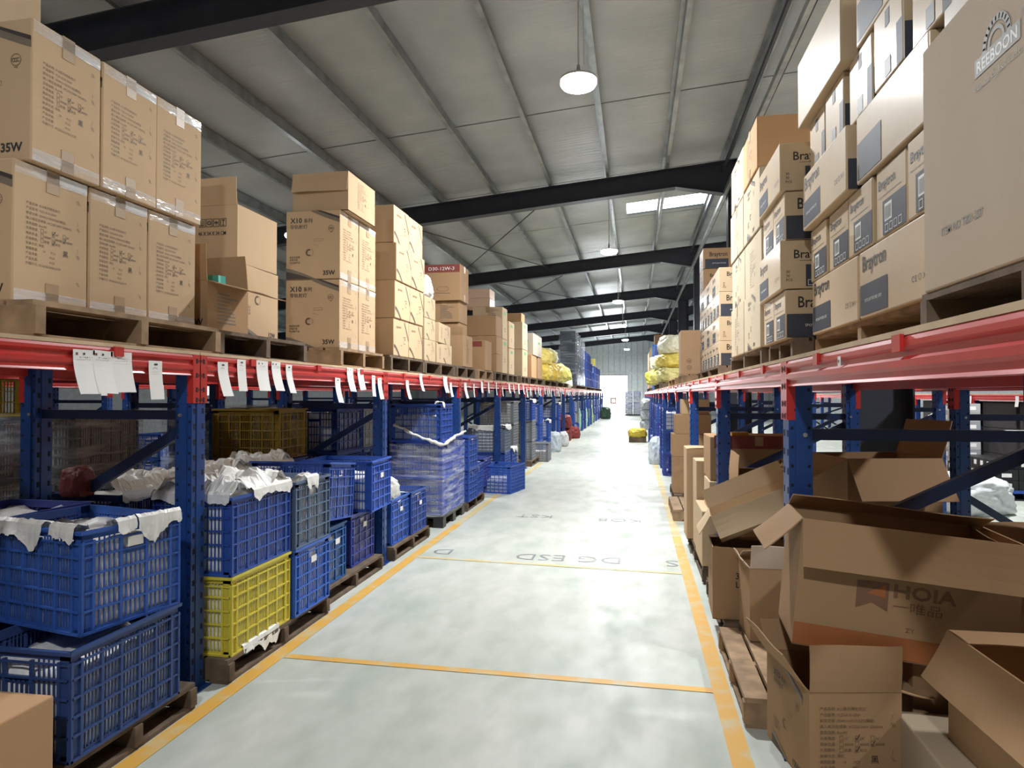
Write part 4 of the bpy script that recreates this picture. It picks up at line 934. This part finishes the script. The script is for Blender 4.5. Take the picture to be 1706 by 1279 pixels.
# ================================================================== LEFT FLOOR: crates on pallets
for l,x1,y0,y1,dk,h in [('floor pallet under the two navy crates at the front',-1.99,2.05,2.78,True,.118),('floor pallet under the yellow crate',-1.99,3.03,4.14,True,.118),('floor pallet under the teal crate',-2.06,4.2,5.28,True,.118),('floor pallet under the low blue crates',-2.05,5.52,6.52,True,.118),('floor pallet past the film-wrapped crates',-2.03,7.99,8.92,True,.118),('floor pallet under the large grey crate',-2.05,10.5,11.5,True,.118),('floor pallet under the grey crate column',-2.03,13.2,14.2,True,.118)]:
    pallet(l,x1-1.05,x1,y0,y1,0,h,dark=dk)
carton('brown carton cut by the frame at the front corner',(-2.21,1.70,.14),(.50,.55,.275),tone=(.50,.30,.16),tape=None)
pallet('wooden pallet under the corner carton',-2.5,-1.97,1.4,1.98,0,.138)
q=PI/2
G1='white-filled blue crates at the front'
crate('navy crate of bagged goods, lower one of the front pair',(-2.22,2.37,HP),q,(.032,.065,.20),.30,seed=0)
crate('blue crate set askew with torn liner, upper one of the front pair',(-2.319,2.49,.521),R(168.5),(.035,.10,.37),.33,liner=['-x-.5,-.02','-x0,.2','+y-.47,-.22','+y-.14,.5'],seed=1,drop=.085,reach=.06,tagp=('-x',.0,.325))
crate('yellow vented crate under a blue one beside the front post',(-2.235,3.36,HP),q,YEL,.37,seed=2,group='yellow vented crates',what='brown')
o=put('plastic_sheet',liner_mesh(.46,.40,.0,['-y-.42,.35'],8,.085,.08),(-2.225,3.33,HP+.004),(0,0,q)); tag(o,'torn white plastic sheet hanging from under the yellow crate','plastic sheet')
crate('royal blue crate with bulging liner on the yellow crate',(-2.235,3.36,HP+.402),q,ROYAL,.37,liner=['-x-.5,.5','-y-.5,.2','+y-.5,.5','+x-.5,.5'],seed=5,drop=.05,reach=.2)
crate('royal blue crate beside the yellow one, lower of its pair',(-2.28,3.90,HP),0,(.035,.12,.48),.36,seed=1,kind='wide',tagp=('+x',.0,.30))
crate('dull slate-blue crate with tied liner, upper of its pair',(-2.28,3.90,HP+.402),0,(.10,.15,.24),.34,seed=2,kind='wide',liner=['+x-.1,.25','-x-.5,.3','-y-.4,.4'],drop=.08)
crate('teal-blue crate under the tilted one',(-2.39,4.395,HP),0,TEAL,.30,kind='wide',seed=0,tagp=('+x',.08,.28))
crate('royal blue crate tipped on the teal one',(-2.36,4.45,HP+.44),R(2),ROYAL,.28,kind='wide',seed=1,tilt=(R(-6),0))
crate('indigo crate below the large blue one before second post',(-2.43,5.03,HP),0,INDIGO,.35,kind='wide',seed=2,tagp=('+x',.03,.29))
crate('large royal blue crate set out on the indigo one',(-2.33,5.16,HP+.402),R(2),(.035,.11,.50),.26,kind='wide',seed=0,tagp=('+x',.0,.27))
crate('royal blue crate with clear bag, nearer of the low pair past second post',(-2.39,5.78,HP),0,(.04,.13,.52),.34,kind='wide',seed=1,tagp=('+x',.02,.29))
crate('royal blue crate, farther of the low pair past second post',(-2.37,6.25,HP),0,ROYAL,.33,kind='wide',seed=2,tagp=('+x',.04,.27))
sack('clear crumpled bag puffing out of the low blue crate',(-2.25,5.72,HP+.35),(.28,.3,.24),(.66,.66,.62),seed=3,name='plastic_bag',cat='bag')
# film-wrapped pallet
b=MB(); b.box(-.55,.0,-.46,.46,.10,.135)
for x in (-.5,-.27,-.06):
    for y in (-.4,0,.4): b.box(x-.055,x+.055,y-.06,y+.06,0,.10)
o=put('black_pallet',b.mesh('p',['black_plastic']),(-2.04,7.43,0)); tag(o,'black plastic pallet with feet under the film-wrapped crates','pallet')
for r in range(2):
    for k in range(2): crate('film-wrapped blue crate, %s layer, %s side'%(['bottom','second'][r],['near','far'][k]),(-2.345,7.21+k*.445,.137+r*.402),0,(.045,.10,.50),.36,'crates in the film-wrapped load','std',seed=r+k)
crate('blue crate standing on top of the film-wrapped load',(-2.36,7.20,.137+.804),0,ROYAL,.25,'crates in the film-wrapped load','std',seed=1,liner=['+x.3,.5'],drop=.06)
fs=film_shell('loose stretch film sagging round the blue crate load',-2.65,-2.045,6.97,7.872,.12,.95,'film',1,sag=lambda t:(.05*math.sin(t*14)-.08*max(0,math.sin(t*2*PI*1.0+1))))
film_rope(fs,[(-2.60,6.955,1.12),(-2.3,6.945,.98),(-2.035,6.95,.90),(-2.03,7.4,.97),(-2.035,7.9,1.0)])
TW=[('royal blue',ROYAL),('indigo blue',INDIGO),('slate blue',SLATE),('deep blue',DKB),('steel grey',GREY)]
def stack(label,y,x,tones,kind='far',rz=0,z0=HP,liner=False,fill=.33,grp='blue crates under the noted rack'):
    for r,t in enumerate(tones):
        top=r==len(tones)-1
        crate('%s vented crate%s %s'%(TW[t][0],'' if len(tones)==1 else ', %s tier of'%['bottom','second','third'][r],label),(x,y,z0+r*.402),rz,TW[t][1],fill if (top or fill>.3) else 0,grp,kind,liner=['+x-.5,.5','-y-.3,.5'] if (liner and top) else None,seed=r+int(y*7),drop=.06)
stack('the pair just past the wrapped load',8.22,-2.31,[0,0],'wide')
stack('standing low just past the third post',8.70,-2.34,[0],'wide')
stack('half hidden behind the crate on the aisle floor',9.6,-2.45,[1],'fine')
crate('blue crate standing by itself on the aisle floor',(-1.965,9.86,0),R(79.3),(.04,.11,.46),.18,seed=0,kind='fine',tagp=('+x',0,.3),group='blue crates under the noted rack')
stack('the white-topped pair past the fourth post',10.73,-2.36,[0,2],'fine',liner=True)
stack('with a liner, beside the white-topped pair',11.27,-2.33,[0],'wide',liner=True)
stack('the column of three before the fifth post',12.0,-2.45,[4,4,4],'fine')
stack('the grey column past the fifth post',13.6,-2.36,[4,4,0],'fine',liner=True)
stack('',14.35,-2.27,[3],'fine',z0=0) if False else crate('small dark crate standing on the floor past the grey column',(-2.14,14.45,0),0,GREY,.2,'blue crates under the noted rack','fine',seed=1)
stack('the blue pair past the dark floor crate',15.1,-2.40,[0,0,0],'wide',z0=0)
stack('the open pair with spilling bags',16.3,-2.36,[0,0],'wide',liner=True,z0=0)
stack('the bright pair past the spilling bags',18.3,-2.34,[4,0,0],'wide',liner=True,z0=0)
sack('grey bag slumped before the bright pair',(-2.05,16.9,0),(.4,.5,.5),(.5,.55,.58),seed=2,name='plastic_bag',cat='bag')
sack('white bag lying under the bright pair by the aisle',(-2.02,18.7,0),(.35,.6,.4),(.6,.6,.6),seed=4,name='plastic_bag',cat='bag')
for i,(y,z,l) in enumerate([(20.95,0,'lower'),(20.95,.4,'upper')]): sack('dark red bundle, %s of two by the tall post'%l,(-2.22,y,z),(.5,.8,.42),(.17,.02,.02),seed=i+1,group='dark red bundles',name='red_bundle',cat='bundle')
sack('small dark red bag on the floor past the tall post',(-2.0,22.1,0),(.4,.6,.4),(.20,.02,.02),seed=3,name='red_bundle',cat='bundle')
NW=['first','second','third','fourth','fifth','sixth','seventh','eighth','ninth','tenth','eleventh','twelfth']
for i,(y,ts) in enumerate([(23.2,[1,0,0]),(24.9,[0,4,2]),(26.8,[0,0]),(28.5,[1,0,0]),(30.8,[0,2,0]),(32.4,[0,0]),(34.6,[2,0,0]),(36.8,[0,1]),(39,[0,0,0]),(41.3,[1,0]),(43.5,[0,0,0])]):
    stack('the %s stack beyond the red bundles'%NW[i],y,-2.36,ts,'far',z0=0)
for i,(y,t) in enumerate([(25.95,(.35,.62,.42)),(29.3,(.35,.62,.42)),(33.3,(.45,.70,.20))]): sack('pale green bag tucked among the far crates, %s one'%NW[i],(-2.36,y,0),(.6,.7,1.0),t,seed=i,name='green_bag',cat='bag',group='pale green bags')
sack('dark green bundle at the far end of the crate row',(-1.72,40.2,0),(.6,1.2,.7),(.04,.09,.05),seed=2,name='dark_bundle',cat='bundle')
# second row of crates, inside the rack
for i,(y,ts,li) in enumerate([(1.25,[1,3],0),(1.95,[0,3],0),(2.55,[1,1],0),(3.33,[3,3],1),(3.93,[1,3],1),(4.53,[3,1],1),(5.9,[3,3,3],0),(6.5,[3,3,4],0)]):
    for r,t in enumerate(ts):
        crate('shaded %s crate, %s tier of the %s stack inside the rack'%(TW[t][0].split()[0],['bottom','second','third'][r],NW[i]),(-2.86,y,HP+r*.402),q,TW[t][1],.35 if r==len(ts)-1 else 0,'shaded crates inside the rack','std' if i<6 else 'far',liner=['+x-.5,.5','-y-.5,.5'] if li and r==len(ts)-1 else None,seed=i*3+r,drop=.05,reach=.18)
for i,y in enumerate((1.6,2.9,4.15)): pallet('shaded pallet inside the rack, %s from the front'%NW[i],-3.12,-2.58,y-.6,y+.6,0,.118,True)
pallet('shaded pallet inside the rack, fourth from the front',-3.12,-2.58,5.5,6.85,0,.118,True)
sack('dark red folded bag on the shaded blue crates',(-2.8,2.95,.93),(.15,.13,.15),(.13,.015,.012),seed=1,name='red_bag',cat='bag')
crate('amber crate deep inside the rack past the front post',(-3.05,5.06,.93),0,(.20,.12,.008),0,'yellow vented crates','std')
crate('indigo crate under the amber one deep inside the rack, upper',(-3.05,5.06,HP+.4),0,INDIGO,0,'shaded crates inside the rack','std')
crate('indigo crate under the amber one deep inside the rack, lowest',(-3.05,5.06,HP),0,INDIGO,0,'shaded crates inside the rack','far')
# the rack behind: wrapped grey crates
n=0
for y in (.85,1.75,3.4,4.4,5.95,6.95,8.45):
    n+=1
    for r in range(3): crate('grey film-wrapped crate, %s tier of the %s load in the rack behind'%(['bottom','second','third'][r],NW[n-1]),(-4.15,y,.1+r*.402),q,(SLATE,GREY,(.10,.13,.26))[n%3],.36,'wrapped crates in the rack behind','far',seed=n)
    film_shell('stretch film round the %s grey load in the rack behind'%NW[n-1],-4.42,-3.89,y-.32,y+.32,.08,1.33,'film',n)
    pallet('floor pallet under the %s grey load in the rack behind'%NW[n-1],-4.45,-3.86,y-.35,y+.35,0,.099,True)
crate('yellow crate on the grey loads in the rack behind',(-4.15,3.4,.1+3*.402),q,YEL,0,'yellow vented crates','far')
for i,y in enumerate((3.8,5.1,7.3,9.9,12.3)):
    for r in range(2): crate('blue crate, %s tier of the %s stack over the neighbouring aisle'%(['bottom','top'][r],NW[i]),(-7.8,y,r*.402),q,ROYAL,.3,'blue crates across the neighbouring aisle','far',seed=i)
# ================================================================== BEHIND THE RIGHT RACK
sack('large white woven sack lying on the bright floor beyond the dark column',(4.0,9.25,0),(1.0,1.0,.46),(.62,.65,.66),rz=.2,seed=2,name='white_sack',cat='sack')
sack('brown sack slumped between the racks behind the column',(2.47,6.9,0),(.36,.55,.80),(.20,.12,.07),seed=3,name='brown_sack',cat='sack')
e=empty('blue_pallet',(5.35,10.9,0)); tag(e,'blue plastic pallet under the black packs beyond the white sack','pallet')
b=MB(); b.box(-.5,.5,-.75,.75,.10,.14); put('deck',b.mesh('d',['plastic']),parent=e,color=ROYAL)
for x in (-.4,0,.4):
    for y in (-.65,0,.65):
        b=MB(); b.box(-.09,.09,-.09,.09,0,.10); put('foot',b.mesh('d',['plastic']),(x,y,0),parent=e,color=ROYAL)
def pack(label,x,y,z,w,l,h,c,group):
    k=('pack',w,l,h)
    if k not in CM:
        b=MB(); b.box(-w/2,w/2,-l/2,l/2,0,h); CM[k]=b.mesh('pack',['plastic'])
        p=PR(); p.rect(-l*.22,h*.25,l*.22,h*.75); CM[k+('l',)]=p.mesh('l',['paper'])
        p=PR(); p.rect(-w*.22,h*.3,w*.22,h*.7); CM[k+('m',)]=p.mesh('l',['paper'])
    o=put('strapped_pack',CM[k],(x,y,z),color=c); tag(o,label,'pack',group)
    stick(o,(w,l,h),'-x',CM[k+('l',)],0,0,1,'white_label'); stick(o,(w,l,h),'-y',CM[k+('m',)],0,0,1,'white_label')
for r in range(3):
    for i in range(3):
        for j in range(8 if r<2 else 5): pack('black strapped pack with white label stacked on the blue pallet',4.98+i*.29,10.26+j*.178+(.1 if r==2 else 0),.141+r*.135,.28,.17,.132,(.016,.017,.019),'black packs on the blue pallet')
for r in range(9):
    for i in range(2):
        for j in range(2): pack('pale grey wrapped pack in the tall stack beyond the white sack',5.0+i*.22,11.75+j*.27,r*.145,.215,.26,.142,(.45,.45,.44) if r%3 else (.30,.31,.32),'pale packs in the tall stack')
for r in range(3): sack('red netted bundle, %s of three beside the pale pack stack'%['lowest','middle','top'][r],(5.45,12.9,r*.30),(.4,.5,.32),(.28,.04,.05),seed=r+1,group='red netted bundles',name='netted_bundle',cat='bundle')
for k in range(6):
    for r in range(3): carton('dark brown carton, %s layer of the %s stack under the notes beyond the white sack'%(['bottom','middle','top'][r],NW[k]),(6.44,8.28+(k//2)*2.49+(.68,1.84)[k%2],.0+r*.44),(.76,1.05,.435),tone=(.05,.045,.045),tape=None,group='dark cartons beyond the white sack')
for r in range(3): carton('tan slatted carton, %s layer behind the dark column'%['bottom','second','third'][r],(4.4,13.2,r*.4),(.7,.6,.395),tone=KRAFT,group='tan cartons behind the column')
bpy.data.objects.remove(FO)
